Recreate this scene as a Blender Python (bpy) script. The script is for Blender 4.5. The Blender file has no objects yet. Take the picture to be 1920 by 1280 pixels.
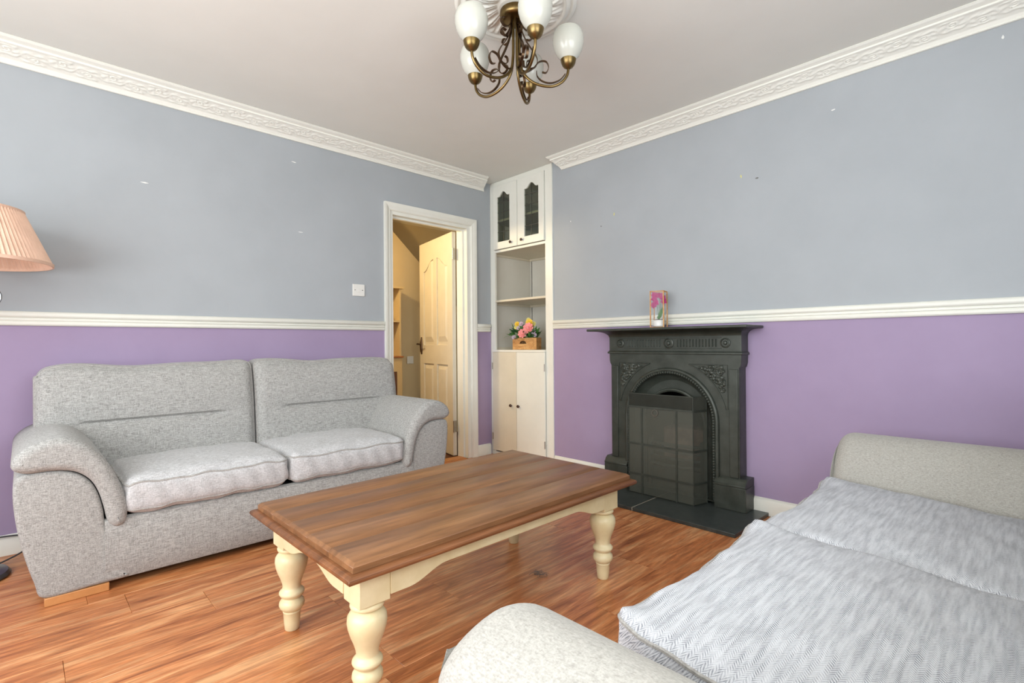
import bpy, bmesh, math, random
from mathutils import Vector, Matrix
random.seed(7)
PI = math.pi
SC = bpy.context.scene
COL = SC.collection

# ------------------------------------------------------------ camera, light
def make_camera():
    cd = bpy.data.cameras.new('camera')
    cd.sensor_width = 36.0
    cd.lens = 36.0 * 950.48 / 1920.0
    cd.clip_start = 0.02
    co = bpy.data.objects.new('camera', cd)
    COL.objects.link(co)
    f = 950.48
    v1 = (1943 - 960, 636 - 640.0); v2 = (41 - 960, 651 - 640.0)
    dy = Vector((v1[0], -v1[1], -f)).normalized()
    dx = -Vector((v2[0], -v2[1], -f)).normalized()
    dz = dx.cross(dy).normalized()
    dx = dy.cross(dz).normalized()
    m = Matrix((dx, dy, dz))            # rows: world axes seen from the camera
    co.matrix_world = Matrix.Translation((0, 0, 1.0)) @ m.to_4x4()
    SC.camera = co
make_camera()

SC.view_settings.view_transform = 'Standard'
SC.view_settings.look = 'None'
SC.view_settings.exposure = 0.0
SC.view_settings.gamma = 1.0
SC.view_settings.use_curve_mapping = False

w = bpy.data.worlds.new('sky'); SC.world = w; w.use_nodes = True
bg = w.node_tree.nodes['Background']
bg.inputs[0].default_value = (0.80, 0.90, 1.0, 1)
bg.inputs[1].default_value = 2.5

def area(name, loc, rot, sx, sy, power, color):
    l = bpy.data.lights.new(name, 'AREA'); l.shape = 'RECTANGLE'
    l.size = sx; l.size_y = sy; l.energy = power; l.color = color
    o = bpy.data.objects.new(name, l); COL.objects.link(o)
    o.location = loc; o.rotation_euler = rot
    return o
# daylight through the big front window, and through the side window over the near sofa
area('window_daylight', (-0.98, -1.42, 1.45), (PI/2 + 0.16, 0, 0), 2.9, 1.5, 90, (1.0, 0.995, 0.985))
area('side_window_daylight', (0.80, 0.55, 1.55), (PI/2, 0, PI/2), 2.0, 1.2, 36, (0.97, 0.985, 1.0))
def point(name, loc, power, color, r=0.06):
    l = bpy.data.lights.new(name, 'POINT'); l.energy = power; l.color = color; l.shadow_soft_size = r
    o = bpy.data.objects.new(name, l); COL.objects.link(o); o.location = loc
    return o
point('hall_lamp_light', (-3.95, 1.75, 2.0), 44, (1.0, 0.78, 0.45))

# ------------------------------------------------------------ materials
def s2l(c):
    return tuple((x/12.92 if x <= 0.04045 else ((x+0.055)/1.055)**2.4) for x in [v/255.0 for v in c])
def rgba(c): return (*s2l(c), 1.0)

class NT:
    def __init__(self, name):
        self.m = bpy.data.materials.new(name); self.m.use_nodes = True
        self.t = self.m.node_tree; self.n = self.t.nodes; self.l = self.t.links
        self.b = self.n['Principled BSDF']
    def add(self, typ, **kw):
        nd = self.n.new(typ)
        for k, v in kw.items():
            if k.startswith('i_'):
                nd.inputs[int(k[2:])].default_value = v
            else: setattr(nd, k, v)
        return nd
    def link(self, a, b): self.l.new(a, b)
    def coords(self, scale=(1, 1, 1), rnd=False, rot=(0,0,0)):
        tc = self.add('ShaderNodeTexCoord')
        src = tc.outputs['Object']
        if rnd:
            oi = self.add('ShaderNodeObjectInfo')
            mul = self.add('ShaderNodeVectorMath', operation='SCALE')
            cmb = self.add('ShaderNodeCombineXYZ')
            self.link(oi.outputs['Random'], cmb.inputs[0]); self.link(oi.outputs['Random'], cmb.inputs[1]); self.link(oi.outputs['Random'], cmb.inputs[2])
            self.link(cmb.outputs[0], mul.inputs[0]); mul.inputs['Scale'].default_value = 37.0
            ad = self.add('ShaderNodeVectorMath', operation='ADD')
            self.link(src, ad.inputs[0]); self.link(mul.outputs[0], ad.inputs[1]); src = ad.outputs[0]
        mp = self.add('ShaderNodeMapping'); mp.inputs['Scale'].default_value = scale; mp.inputs['Rotation'].default_value = rot
        self.link(src, mp.inputs[0])
        return mp.outputs[0]
    def noise(self, vec, scale=5, detail=4, rough=0.5, dist=0.0):
        nd = self.add('ShaderNodeTexNoise')
        nd.inputs['Scale'].default_value = scale; nd.inputs['Detail'].default_value = detail
        nd.inputs['Roughness'].default_value = rough; nd.inputs['Distortion'].default_value = dist
        self.link(vec, nd.inputs['Vector']); return nd.outputs['Fac']
    def ramp(self, fac, stops):
        r = self.add('ShaderNodeValToRGB')
        while len(r.color_ramp.elements) < len(stops): r.color_ramp.elements.new(0.5)
        for e, (p, c) in zip(r.color_ramp.elements, stops):
            e.position = p; e.color = rgba(c)
        self.link(fac, r.inputs[0]); return r.outputs[0]
    def mix(self, fac, a, b, typ='MIX'):
        m = self.add('ShaderNodeMix', data_type='RGBA', blend_type=typ)
        if isinstance(fac, float): m.inputs[0].default_value = fac
        else: self.link(fac, m.inputs[0])
        for i, x in ((6, a), (7, b)):
            if isinstance(x, tuple): m.inputs[i].default_value = rgba(x)
            else: self.link(x, m.inputs[i])
        return m.outputs[2]
    def math(self, op, a, b=None, c=None):
        m = self.add('ShaderNodeMath', operation=op)
        for i, x in enumerate((a, b, c)):
            if x is None: continue
            if isinstance(x, (int, float)): m.inputs[i].default_value = x
            else: self.link(x, m.inputs[i])
        return m.outputs[0]
    def bump(self, h, strength=0.3, dist=0.002):
        b = self.add('ShaderNodeBump'); b.inputs['Strength'].default_value = strength; b.inputs['Distance'].default_value = dist
        self.link(h, b.inputs['Height']); self.link(b.outputs[0], self.b.inputs['Normal'])
    def color(self, c):
        if isinstance(c, tuple): self.b.inputs['Base Color'].default_value = rgba(c)
        else: self.link(c, self.b.inputs['Base Color'])
    def p(self, **kw):
        for k, v in kw.items(): self.b.inputs[k.replace('_', ' ')].default_value = v
        return self

def plain(name, c, rough=0.5, var=6, scale=12, bump=0.05, metal=0.0, bd=0.001, spec=None):
    t = NT(name)
    v = t.coords()
    n = t.noise(v, scale, 5, 0.6)
    d = tuple(max(0, x - var) for x in c); u = tuple(min(255, x + var) for x in c)
    t.color(t.ramp(n, [(0.3, d), (0.7, u)]))
    n2 = t.noise(v, scale*14, 3, 0.5)
    if bump: t.bump(n2, bump, bd)
    t.p(Roughness=rough, Metallic=metal)
    if spec is not None: t.b.inputs['Specular IOR Level'].default_value = spec
    return t.m

M = {}
M['grey_wall'] = plain('grey_wall', (166, 172, 176), 0.75, 3, 3, 0.12, bd=0.0006)
M['purple_wall'] = plain('purple_wall', (158, 141, 171), 0.7, 3, 3, 0.12, bd=0.0006)
M['ceiling'] = plain('ceiling', (232, 233, 226), 0.9, 2, 3, 0.1)
M['white'] = plain('white_gloss', (230, 231, 221), 0.35, 3, 6, 0.04)
M['plaster'] = plain('plaster', (236, 237, 228), 0.6, 2, 8, 0.05)
M['cream'] = plain('cream_paint', (216, 209, 189), 0.45, 4, 6, 0.05)
M['alcove'] = plain('alcove_paint', (214, 212, 202), 0.7, 5, 3, 0.08)
M['iron'] = plain('black_iron', (62, 67, 60), 0.40, 9, 14, 0.35, 0.25, bd=0.001)
M['guard'] = plain('guard_plate', (84, 87, 78), 0.5, 6, 14, 0.1, 0.2)
M['soot'] = plain('soot', (26, 25, 23), 0.8, 6, 10, 0.2)
M['firebrick'] = plain('firebrick', (128, 98, 84), 0.9, 20, 16, 0.3)
M['slate'] = plain('slate', (58, 64, 62), 0.3, 9, 22, 0.15)
M['grout'] = plain('grout', (170, 165, 150), 0.8, 6, 30, 0.1)
M['brass'] = plain('antique_brass', (126, 106, 68), 0.34, 16, 10, 0.04, 1.0)
M['bronze'] = plain('dark_bronze', (96, 76, 56), 0.35, 12, 12, 0.04, 1.0)
M['knob'] = plain('dark_knob', (62, 36, 26), 0.2, 8, 20, 0)
M['steel'] = plain('steel', (176, 172, 164), 0.3, 8, 20, 0.03, 1.0)
M['chrome_dark'] = plain('lamp_metal', (120, 122, 124), 0.3, 8, 20, 0.03, 1.0)
M['lead'] = plain('lead', (66, 66, 60), 0.5, 6, 20, 0)
M['black'] = plain('black_cloth', (18, 18, 18), 0.9, 4, 20, 0)
M['plastic'] = plain('white_plastic', (228, 228, 222), 0.3, 2, 10, 0)
M['cable'] = plain('cable', (70, 72, 74), 0.5, 4, 20, 0)
M['foot'] = plain('beech_foot', (190, 132, 78), 0.35, 14, 8, 0.03)
M['hall_wall'] = plain('hall_wall', (176, 150, 100), 0.8, 3, 3, 0.1)
M['hall_light'] = plain('hall_stair_wall', (196, 172, 126), 0.8, 3, 3, 0.1)
M['hall_floor'] = plain('hall_floor', (92, 56, 36), 0.5, 12, 5, 0.05)
M['dust'] = plain('dust', (120, 104, 92), 0.9, 8, 20, 0)
M['chip_white'] = plain('chip_white', (228, 230, 226), 0.8, 2, 20, 0)
M['chip_yellow'] = plain('chip_yellow', (206, 204, 140), 0.8, 4, 20, 0)
M['chip_dark'] = plain('chip_dark', (112, 112, 108), 0.8, 4, 20, 0)
M['leafg'] = plain('leaf_green', (84, 140, 62), 0.5, 18, 30, 0)
M['leafd'] = plain('leaf_dark', (52, 92, 60), 0.5, 12, 30, 0)
M['leafb'] = plain('leaf_pale', (140, 160, 130), 0.6, 14, 30, 0)
M['pink'] = plain('pink_petal', (238, 152, 150), 0.6, 12, 60, 0)
M['yellow'] = plain('yellow_petal', (232, 196, 62), 0.6, 14, 60, 0)
M['lemon'] = plain('lemon_petal', (222, 214, 130), 0.6, 12, 60, 0)
M['lilac'] = plain('lilac_petal', (196, 178, 192), 0.6, 12, 60, 0)
M['magenta'] = plain('magenta_petal', (176, 32, 112), 0.6, 22, 60, 0)
M['pebble'] = plain('pebbles', (74, 62, 54), 0.7, 26, 90, 0.2)

def wood(name, dark, mid, light, scale, axis='y', rough=0.35, rnd=False, bump=0.05, dist=1.2):
    t = NT(name)
    k = {'y': (9, 0.75, 9), 'x': (0.75, 9, 9), 'z': (9, 9, 0.75)}[axis]
    v = t.coords(tuple(x*scale for x in k), rnd)
    n = t.noise(v, 1.0, 7, 0.62, dist)
    col = t.ramp(n, [(0.28, dark), (0.5, mid), (0.72, light)])
    v2 = t.coords(tuple(x*scale*5 for x in k), rnd)
    n2 = t.noise(v2, 1.5, 4, 0.6, 0.3)
    f = t.ramp(n2, [(0.35, (190, 190, 190)), (0.65, (255, 255, 255))])
    col = t.mix(0.75, col, f, 'MULTIPLY')
    if rnd:
        oi = t.add('ShaderNodeObjectInfo')
        col = t.mix(0.5, col, t.ramp(oi.outputs['Random'], [(0.0, (215, 200, 195)), (1.0, (255, 255, 255))]), 'MULTIPLY')
    t.color(col); t.p(Roughness=rough); t.bump(n2, bump, 0.0008)
    return t.m
M['laminate'] = wood('laminate', (146, 79, 43), (218, 142, 87), (250, 196, 140), 1.6, 'y', 0.30, True, 0.03, 1.6)
M['tabletop'] = wood('tabletop', (112, 76, 46), (142, 99, 64), (160, 116, 78), 0.8, 'y', 0.38, True, 0.05, 0.6)
M['tableedge'] = wood('tableedge', (104, 64, 36), (134, 86, 52), (154, 104, 66), 0.9, 'y', 0.38, False, 0.05, 0.6)
M['pine'] = wood('pine_box', (176, 116, 56), (214, 158, 92), (232, 186, 122), 4, 'x', 0.6, False, 0.05, 0.6)
M['oakstrip'] = wood('oak_strip', (150, 92, 50), (186, 124, 74), (206, 150, 96), 2, 'y', 0.45, False, 0.05, 0.6)

def paint_cream():
    t = NT('distressed_cream')
    v = t.coords()
    n = t.noise(v, 9, 5, 0.6)
    base = t.ramp(n, [(0.3, (214, 198, 152)), (0.7, (232, 220, 180))])
    n2 = t.noise(v, 60, 4, 0.7)
    msk = t.math('GREATER_THAN', n2, 0.74)
    t.color(t.mix(msk, base, (176, 150, 104)))
    t.p(Roughness=0.38); t.bump(n, 0.05, 0.001)
    return t.m
M['tablecream'] = paint_cream()

def fabric(name, dark, light, sx=26.0, sz=240.0, horizontal=0.6):
    t = NT(name)
    va = t.coords((sx, 120, sz)); vb = t.coords((sz, 120, sx))
    na = t.noise(va, 1.0, 3, 0.6); nb = t.noise(vb, 1.0, 3, 0.6)
    mx = t.math('ADD', t.math('MULTIPLY', na, horizontal), t.math('MULTIPLY', nb, 1 - horizontal))
    vg = t.coords((300, 300, 300)); ng = t.noise(vg, 1.0, 2, 0.6)
    mx = t.math('ADD', t.math('MULTIPLY', mx, 0.7), t.math('MULTIPLY', ng, 0.3))
    vc = t.coords((3, 3, 3)); nc = t.noise(vc, 1.0, 2, 0.5)
    col = t.ramp(mx, [(0.38, dark), (0.60, light)])
    col = t.mix(t.math('MULTIPLY', nc, 0.12), col, dark)
    t.color(col); t.p(Roughness=0.95); t.b.inputs['Specular IOR Level'].default_value = 0.15
    t.b.inputs['Sheen Weight'].default_value = 0.15
    t.bump(mx, 0.45, 0.0016)
    return t.m
M['fabric'] = fabric('grey_weave', (124, 124, 120), (188, 188, 185), 42, 400)
M['fabric_seat_lit'] = fabric('grey_weave_seat_lit', (158, 158, 158), (210, 211, 212), 60, 400)  # sofa weave made paler: window light on the seat cushions painted into the colour
M['fabric2'] = fabric('grey_weave_plain', (150, 148, 141), (182, 180, 173), 200, 420)
M['piping'] = fabric('piping', (140, 138, 134), (182, 180, 176))

def herringbone():
    t = NT('herringbone_weave')
    tc = t.add('ShaderNodeTexCoord')
    # slightly wavy rows, as the cloth is stretched over the pad
    nw = t.add('ShaderNodeTexNoise'); nw.inputs['Scale'].default_value = 3.0; nw.inputs['Detail'].default_value = 1.0
    t.link(tc.outputs['Object'], nw.inputs['Vector'])
    ad = t.add('ShaderNodeVectorMath', operation='MULTIPLY_ADD')
    t.link(nw.outputs['Color'], ad.inputs[0]); ad.inputs[1].default_value = (0.05, 0.05, 0.0); t.link(tc.outputs['Object'], ad.inputs[2])
    sp = t.add('ShaderNodeSeparateXYZ'); t.link(ad.outputs[0], sp.inputs[0])
    x, y, z = sp.outputs
    yz = t.math('SUBTRACT', y, z)
    rows = t.math('MULTIPLY', yz, 1/0.019)
    half = t.math('MULTIPLY', t.math('GREATER_THAN', t.math('FRACT', rows), 0.5), 0.5)
    tri = t.math('ABSOLUTE', t.math('SUBTRACT', t.math('FRACT', rows), 0.5))
    u = t.math('ADD', t.math('ADD', t.math('MULTIPLY', x, 1/0.0062), t.math('MULTIPLY', tri, 2.8)), half)
    st = t.math('SINE', t.math('MULTIPLY', u, 2*PI))
    st = t.math('ADD', t.math('MULTIPLY', st, 0.5), 0.5)
    v = t.coords((9, 95, 95)); n = t.noise(v, 1.0, 3, 0.6)
    n = t.ramp(n, [(0.30, (40, 40, 40)), (0.68, (255, 255, 255))])
    nn = t.add('ShaderNodeRGBToBW'); t.link(n, nn.inputs[0])
    m = t.math('MULTIPLY', st, t.math('ADD', t.math('MULTIPLY', nn.outputs[0], 0.75), 0.25))
    v2 = t.coords((220, 220, 220)); n2 = t.noise(v2, 1.0, 2, 0.6)
    m = t.math('ADD', t.math('MULTIPLY', m, 0.75), t.math('MULTIPLY', n2, 0.25))
    t.color(t.ramp(m, [(0.12, (212, 215, 219)), (0.42, (190, 193, 199)), (0.80, (128, 132, 140))]))
    t.p(Roughness=0.95); t.b.inputs['Specular IOR Level'].default_value = 0.15
    t.bump(m, 0.5, 0.002)
    return t.m
M['herring'] = herringbone()

def glassy(name, c=(255, 255, 255), mixf=0.86, rough=0.05):
    t = NT(name)
    tr = t.add('ShaderNodeBsdfTransparent'); tr.inputs[0].default_value = rgba(c)
    gl = t.add('ShaderNodeBsdfGlossy'); gl.inputs['Roughness'].default_value = rough
    mx = t.add('ShaderNodeMixShader'); mx.inputs[0].default_value = 1 - mixf
    t.link(tr.outputs[0], mx.inputs[1]); t.link(gl.outputs[0], mx.inputs[2])
    t.link(mx.outputs[0], t.n['Material Output'].inputs[0])
    return t.m
M['glass'] = glassy('cupboard_glass', (225, 228, 216), 0.90)
M['acetate'] = glassy('clear_acetate', (252, 252, 252), 0.992)

def wire_mesh():
    t = NT('wire_mesh')
    # woven wire too fine to see singly: part of the light passes through the holes
    tc = t.add('ShaderNodeTexCoord'); sp = t.add('ShaderNodeSeparateXYZ'); t.link(tc.outputs['Object'], sp.inputs[0])
    s = t.math('ADD', sp.outputs[0], sp.outputs[1])
    a = t.math('LESS_THAN', t.math('FRACT', t.math('MULTIPLY', s, 400)), 0.42)
    b = t.math('LESS_THAN', t.math('FRACT', t.math('MULTIPLY', sp.outputs[2], 400)), 0.42)
    m = t.math('MAXIMUM', a, b)
    tr = t.add('ShaderNodeBsdfTransparent')
    mx = t.add('ShaderNodeMixShader')
    t.color((92, 95, 85)); t.p(Roughness=0.5, Metallic=0.2)
    t.link(m, mx.inputs[0]); t.link(tr.outputs[0], mx.inputs[1]); t.link(t.b.outputs[0], mx.inputs[2])
    t.link(mx.outputs[0], t.n['Material Output'].inputs[0])
    return t.m
M['mesh'] = wire_mesh()

def opal():
    t = NT('opal_glass'); t.color((198, 200, 190)); t.p(Roughness=0.22)
    t.b.inputs['Subsurface Weight'].default_value = 0.3
    t.b.inputs['Subsurface Radius'].default_value = (0.03, 0.03, 0.03)
    return t.m
M['opal'] = opal()
M['shade'] = plain('peach_pleats', (232, 196, 172), 0.8, 8, 20, 0.1)

# ------------------------------------------------------------ geometry helpers
class G:
    """collects geometry, in world coordinates"""
    def __init__(self): self.v = []; self.f = []; self.mi = []
    def add(self, vs, fs, mi=0):
        o = len(self.v); self.v += [tuple(p) for p in vs]
        for f in fs: self.f.append(tuple(i + o for i in f)); self.mi.append(mi)
        return self
    def box(self, x0, x1, y0, y1, z0, z1, mi=0):
        x0, x1 = min(x0, x1), max(x0, x1); y0, y1 = min(y0, y1), max(y0, y1); z0, z1 = min(z0, z1), max(z0, z1)
        vs = [(x0,y0,z0),(x1,y0,z0),(x1,y1,z0),(x0,y1,z0),(x0,y0,z1),(x1,y0,z1),(x1,y1,z1),(x0,y1,z1)]
        return self.add(vs, [(0,3,2,1),(4,5,6,7),(0,1,5,4),(1,2,6,5),(2,3,7,6),(3,0,4,7)], mi)
    def lathe(self, prof, c=(0,0,0), seg=24, M4=None, closed=False):
        vs = []; fs = []
        for (r, z) in prof:
            for k in range(seg):
                a = 2*PI*k/seg
                p = Vector((r*math.cos(a), r*math.sin(a), z))
                if M4: p = M4 @ p
                vs.append(tuple(p + Vector(c)))
        n = len(prof)
        for i in range(n-1):
            for k in range(seg):
                k2 = (k+1) % seg
                fs.append((i*seg+k, i*seg+k2, (i+1)*seg+k2, (i+1)*seg+k))
        if not closed:
            if prof[0][0] > 1e-5: fs.append(tuple(range(seg))[::-1])
            if prof[-1][0] > 1e-5: fs.append(tuple((n-1)*seg+k for k in range(seg)))
        else:
            for k in range(seg):
                k2 = (k+1) % seg
                fs.append(((n-1)*seg+k, (n-1)*seg+k2, k2, k))
        return self.add(vs, fs)
    def tube(self, pts, r, seg=8, loop=False, flat=None, nrm=None):
        pts = [Vector(p) for p in pts]; n = len(pts); vs = []; fs = []
        prev = None
        for i, p in enumerate(pts):
            if loop: t = pts[(i+1) % n] - pts[i-1]
            else: t = pts[min(i+1, n-1)] - pts[max(i-1, 0)]
            t.normalize()
            if nrm is not None: a = Vector(nrm); a = (a - t*a.dot(t)).normalized()
            elif prev is None:
                a = Vector((0,0,1)) if abs(t.z) < 0.9 else Vector((1,0,0))
                a = (a - t*a.dot(t)).normalized()
            else: a = (prev - t*prev.dot(t)).normalized()
            prev = a; b = t.cross(a)
            rr = r[i] if isinstance(r, (list, tuple)) else r
            for k in range(seg):
                an = 2*PI*k/seg + (PI/seg if flat else 0)
                ra, rb = (flat if flat else (rr, rr))
                if flat and seg == 4:
                    sx = 1 if k in (0, 3) else -1; sy = 1 if k in (0, 1) else -1
                    vs.append(tuple(p + a*ra*sx + b*rb*sy))
                else: vs.append(tuple(p + a*ra*math.cos(an) + b*rb*math.sin(an)))
        m = n if loop else n-1
        for i in range(m):
            j = (i+1) % n
            for k in range(seg):
                k2 = (k+1) % seg
                fs.append((i*seg+k, i*seg+k2, j*seg+k2, j*seg+k))
        if not loop:
            fs.append(tuple(range(seg))[::-1]); fs.append(tuple((n-1)*seg+k for k in range(seg)))
        return self.add(vs, fs)
    def prism(self, poly, axis, a0, a1, mi=0):
        """poly: 2D points; axis 'x': (y,z), 'y': (x,z), 'z': (x,y)"""
        def P(p, a):
            return {'x': (a, p[0], p[1]), 'y': (p[0], a, p[1]), 'z': (p[0], p[1], a)}[axis]
        n = len(poly)
        vs = [P(p, a0) for p in poly] + [P(p, a1) for p in poly]
        fs = [tuple(range(n)), tuple(range(2*n-1, n-1, -1))]
        for i in range(n):
            j = (i+1) % n; fs.append((i, i+n, j+n, j))
        return self.add(vs, fs, mi)
    def ball(self, c, r, sc=(1,1,1), seg=10, rings=7):
        vs = [(c[0], c[1], c[2]-r*sc[2])]; fs = []
        for i in range(1, rings):
            a = -PI/2 + PI*i/rings
            for k in range(seg):
                b = 2*PI*k/seg
                vs.append((c[0]+r*sc[0]*math.cos(a)*math.cos(b), c[1]+r*sc[1]*math.cos(a)*math.sin(b), c[2]+r*sc[2]*math.sin(a)))
        vs.append((c[0], c[1], c[2]+r*sc[2])); L = len(vs)-1
        for k in range(seg):
            k2 = (k+1) % seg
            fs.append((0, 1+k2, 1+k)); fs.append((L, L-seg+k, L-seg+k2))
        for i in range(rings-2):
            for k in range(seg):
                k2 = (k+1) % seg
                fs.append((1+i*seg+k, 1+i*seg+k2, 1+(i+1)*seg+k2, 1+(i+1)*seg+k))
        return self.add(vs, fs)

def origin_of(o):
    p = Vector((0,0,0))
    while o is not None: p += o.location; o = o.parent
    return p
def part(name, g, mats, parent=None, smooth=False, bevel=0.0, bseg=2, fix=True, kind=None, label=None, loc=None, local=False):
    base = Vector(loc) if loc is not None else Vector((0,0,0))
    org = (origin_of(parent) if parent else Vector((0,0,0)))
    if local: org = Vector((0,0,0))
    me = bpy.data.meshes.new(name)
    me.from_pydata([tuple(Vector(p) - org - base) for p in g.v], [], g.f)
    if not isinstance(mats, (list, tuple)): mats = [mats]
    for m in mats: me.materials.append(M[m] if isinstance(m, str) else m)
    if len(mats) > 1:
        for poly, mi in zip(me.polygons, g.mi): poly.material_index = mi
    if fix or bevel:
        bm = bmesh.new(); bm.from_mesh(me)
        bmesh.ops.recalc_face_normals(bm, faces=bm.faces[:])
        bm.to_mesh(me); bm.free()
    me.update()
    o = bpy.data.objects.new(name, me); COL.objects.link(o)
    o.location = base
    if parent: o.parent = parent
    if bevel:
        md = o.modifiers.new('bevel', 'BEVEL'); md.width = bevel; md.segments = bseg; md.limit_method = 'ANGLE'; md.angle_limit = math.radians(35)
        md.harden_normals = False
    if smooth or bevel:
        for p in me.polygons: p.use_smooth = True
        if hasattr(me, 'set_sharp_from_angle'): me.set_sharp_from_angle(angle=math.radians(42))
    if kind: o['kind'] = kind
    if label: o['label'] = label
    return o
def thing(name, loc, label, cat, group=None, rz=0):
    o = bpy.data.objects.new(name, None); COL.objects.link(o)
    o.empty_display_size = 0.05
    o.location = loc; o.rotation_euler = (0, 0, rz)
    o['label'] = label; o['category'] = cat
    if group: o['group'] = group
    return o
def tag(o, label, cat, group=None):
    o['label'] = label; o['category'] = cat
    if group: o['group'] = group
    return o
def struct_empty(name, loc):
    o = bpy.data.objects.new(name, None); COL.objects.link(o); o.location = loc; o.empty_display_size = 0.05
    o['kind'] = 'structure'; return o
def crom(pts, n=6, loop=False):
    out = []; N = len(pts); pts = [Vector(p) for p in pts]
    rng = range(N if loop else N-1)
    for i in rng:
        if loop: p0, p1, p2, p3 = pts[i-1], pts[i], pts[(i+1) % N], pts[(i+2) % N]
        else: p0, p1, p2, p3 = pts[max(i-1,0)], pts[i], pts[i+1], pts[min(i+2,N-1)]
        for k in range(n):
            t = k/n
            out.append(0.5*((2*p1) + (p2-p0)*t + (2*p0-5*p1+4*p2-p3)*t*t + (3*p1-p0-3*p2+p3)*t**3))
    if not loop: out.append(pts[-1])
    return out
def holed(outer, inners, axis, a0, a1):
    """plate between a0 and a1 along axis, with holes"""
    bm = bmesh.new()
    def P(p, a): return {'x': (a, p[0], p[1]), 'y': (p[0], a, p[1]), 'z': (p[0], p[1], a)}[axis]
    es = []
    for loop in [outer] + inners:
        vs = [bm.verts.new(P(p, a0)) for p in loop]
        for i in range(len(vs)): es.append(bm.edges.new((vs[i], vs[(i+1) % len(vs)])))
    bmesh.ops.triangle_fill(bm, use_beauty=True, use_dissolve=False, edges=es)
    r = bmesh.ops.extrude_face_region(bm, geom=bm.faces[:])
    d = {'x': (a1-a0,0,0), 'y': (0,a1-a0,0), 'z': (0,0,a1-a0)}[axis]
    bmesh.ops.translate(bm, vec=d, verts=[e for e in r['geom'] if isinstance(e, bmesh.types.BMVert)])
    bm.verts.index_update()
    g = G(); g.add([v.co[:] for v in bm.verts], [tuple(v.index for v in f.verts) for f in bm.faces])
    bm.free(); return g
def puffy(cx, cy, cz, w, d, h, r=0.04, n=(24, 18, 6), crown=0.03, side=0.015, seed=0, wrinkle=0.0, fn=None):
    """rounded, crowned box; returns (G, mapping function)"""
    rnd = random.Random(seed); ph = [rnd.uniform(0, 6.28) for _ in range(8)]
    hw, hd, hh = w/2, d/2, h/2
    def mp(x, y, z):          # x,y,z in [-1,1]
        p = Vector((x*hw, y*hd, z*hh))
        q = Vector((max(-hw+r, min(hw-r, p.x)), max(-hd+r, min(hd-r, p.y)), max(-hh+r*0.8, min(hh-r*0.8, p.z))))
        dv = p - q
        if dv.length > 1e-9: dv = dv.normalized()*min(r, r)
        p = q + Vector((dv.x, dv.y, dv.z*0.8))
        ex = max(0, 1-x*x); ey = max(0, 1-y*y); ez = max(0, 1-z*z)
        p.z += crown*(ex**0.6)*(ey**0.6)*(1 if z > 0 else 0.3)*z
        p.x += side*ey*ez*x; p.y += side*ex*ez*y
        if wrinkle:
            s = (math.sin(x*9+ph[0]+2*z)*math.sin(y*7+ph[1]) + 0.7*math.sin(x*17+ph[2]+y*5)*math.sin(z*4+ph[3]+y*11))
            e = (abs(y)**6 + abs(x)**6)
            p.z += wrinkle*s*(0.4+0.3*e)
            p.y += wrinkle*0.9*math.sin(x*23+ph[4]+z*2.5)*(abs(y)**4)*ez*y
            p.x += wrinkle*0.9*math.sin(y*23+ph[5]+z*2.5)*(abs(x)**4)*ez*x
        if fn: p = fn(p, x, y, z)
        return Vector((cx, cy, cz)) + p
    g = G()
    def cz_(k, m): # cosine-spaced parameter for a denser edge
        t = -1 + 2*k/m
        return math.sin(t*PI/2)*0.55 + t*0.45
    def grid(f, a, b):
        vs = [f(cz_(i, a), cz_(j, b)) for j in range(b+1) for i in range(a+1)]
        fs = [(j*(a+1)+i, j*(a+1)+i+1, (j+1)*(a+1)+i+1, (j+1)*(a+1)+i) for j in range(b) for i in range(a)]
        g.add(vs, fs)
    nx, ny, nz = n
    grid(lambda u, v: mp(u, v, 1), nx, ny); grid(lambda u, v: mp(u, v, -1), nx, ny)
    grid(lambda u, v: mp(u, -1, v), nx, nz); grid(lambda u, v: mp(u, 1, v), nx, nz)
    grid(lambda u, v: mp(-1, u, v), ny, nz); grid(lambda u, v: mp(1, u, v), ny, nz)
    return g, mp
def weld(o, d=0.0004):
    bm = bmesh.new(); bm.from_mesh(o.data)
    bmesh.ops.remove_doubles(bm, verts=bm.verts[:], dist=d)
    bmesh.ops.recalc_face_normals(bm, faces=bm.faces[:])
    bm.to_mesh(o.data); bm.free()
    for p in o.data.polygons: p.use_smooth = True
    return o

# ------------------------------------------------------------ the room
XL, YR, XN, YB, H = -3.458, 3.085, 0.95, -1.5, 2.455
DZ_L, DZ_R = 1.14, 1.15                 # where the paint changes behind the dado rail
# left wall (sofa and door), two colours, door opening y 2.04..2.84
def wall_piece(g, x0, x1, y0, y1, z0, z1, split):
    if z0 < split < z1:
        g.box(x0, x1, y0, y1, z0, split, 1); g.box(x0, x1, y0, y1, split, z1, 0)
    else: g.box(x0, x1, y0, y1, z0, z1, 1 if z1 <= split else 0)
DY0, DY1, DH = 2.04, 2.842, 2.035
g = G()
wall_piece(g, XL-0.12, XL, YB, DY0, 0, H, DZ_L)
wall_piece(g, XL-0.12, XL, DY1, 3.078, 0, H, DZ_L)
wall_piece(g, XL-0.12, XL, DY0, DY1, DH, H, DZ_L)
wl = part('wall_left', g, ['grey_wall', 'purple_wall'], kind='structure')
g = G(); g.box(XL-0.12, XL, 3.078, 3.72, 0, H)
wall_alc = part('wall_alcove_left', g, 'alcove', kind='structure')
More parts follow.
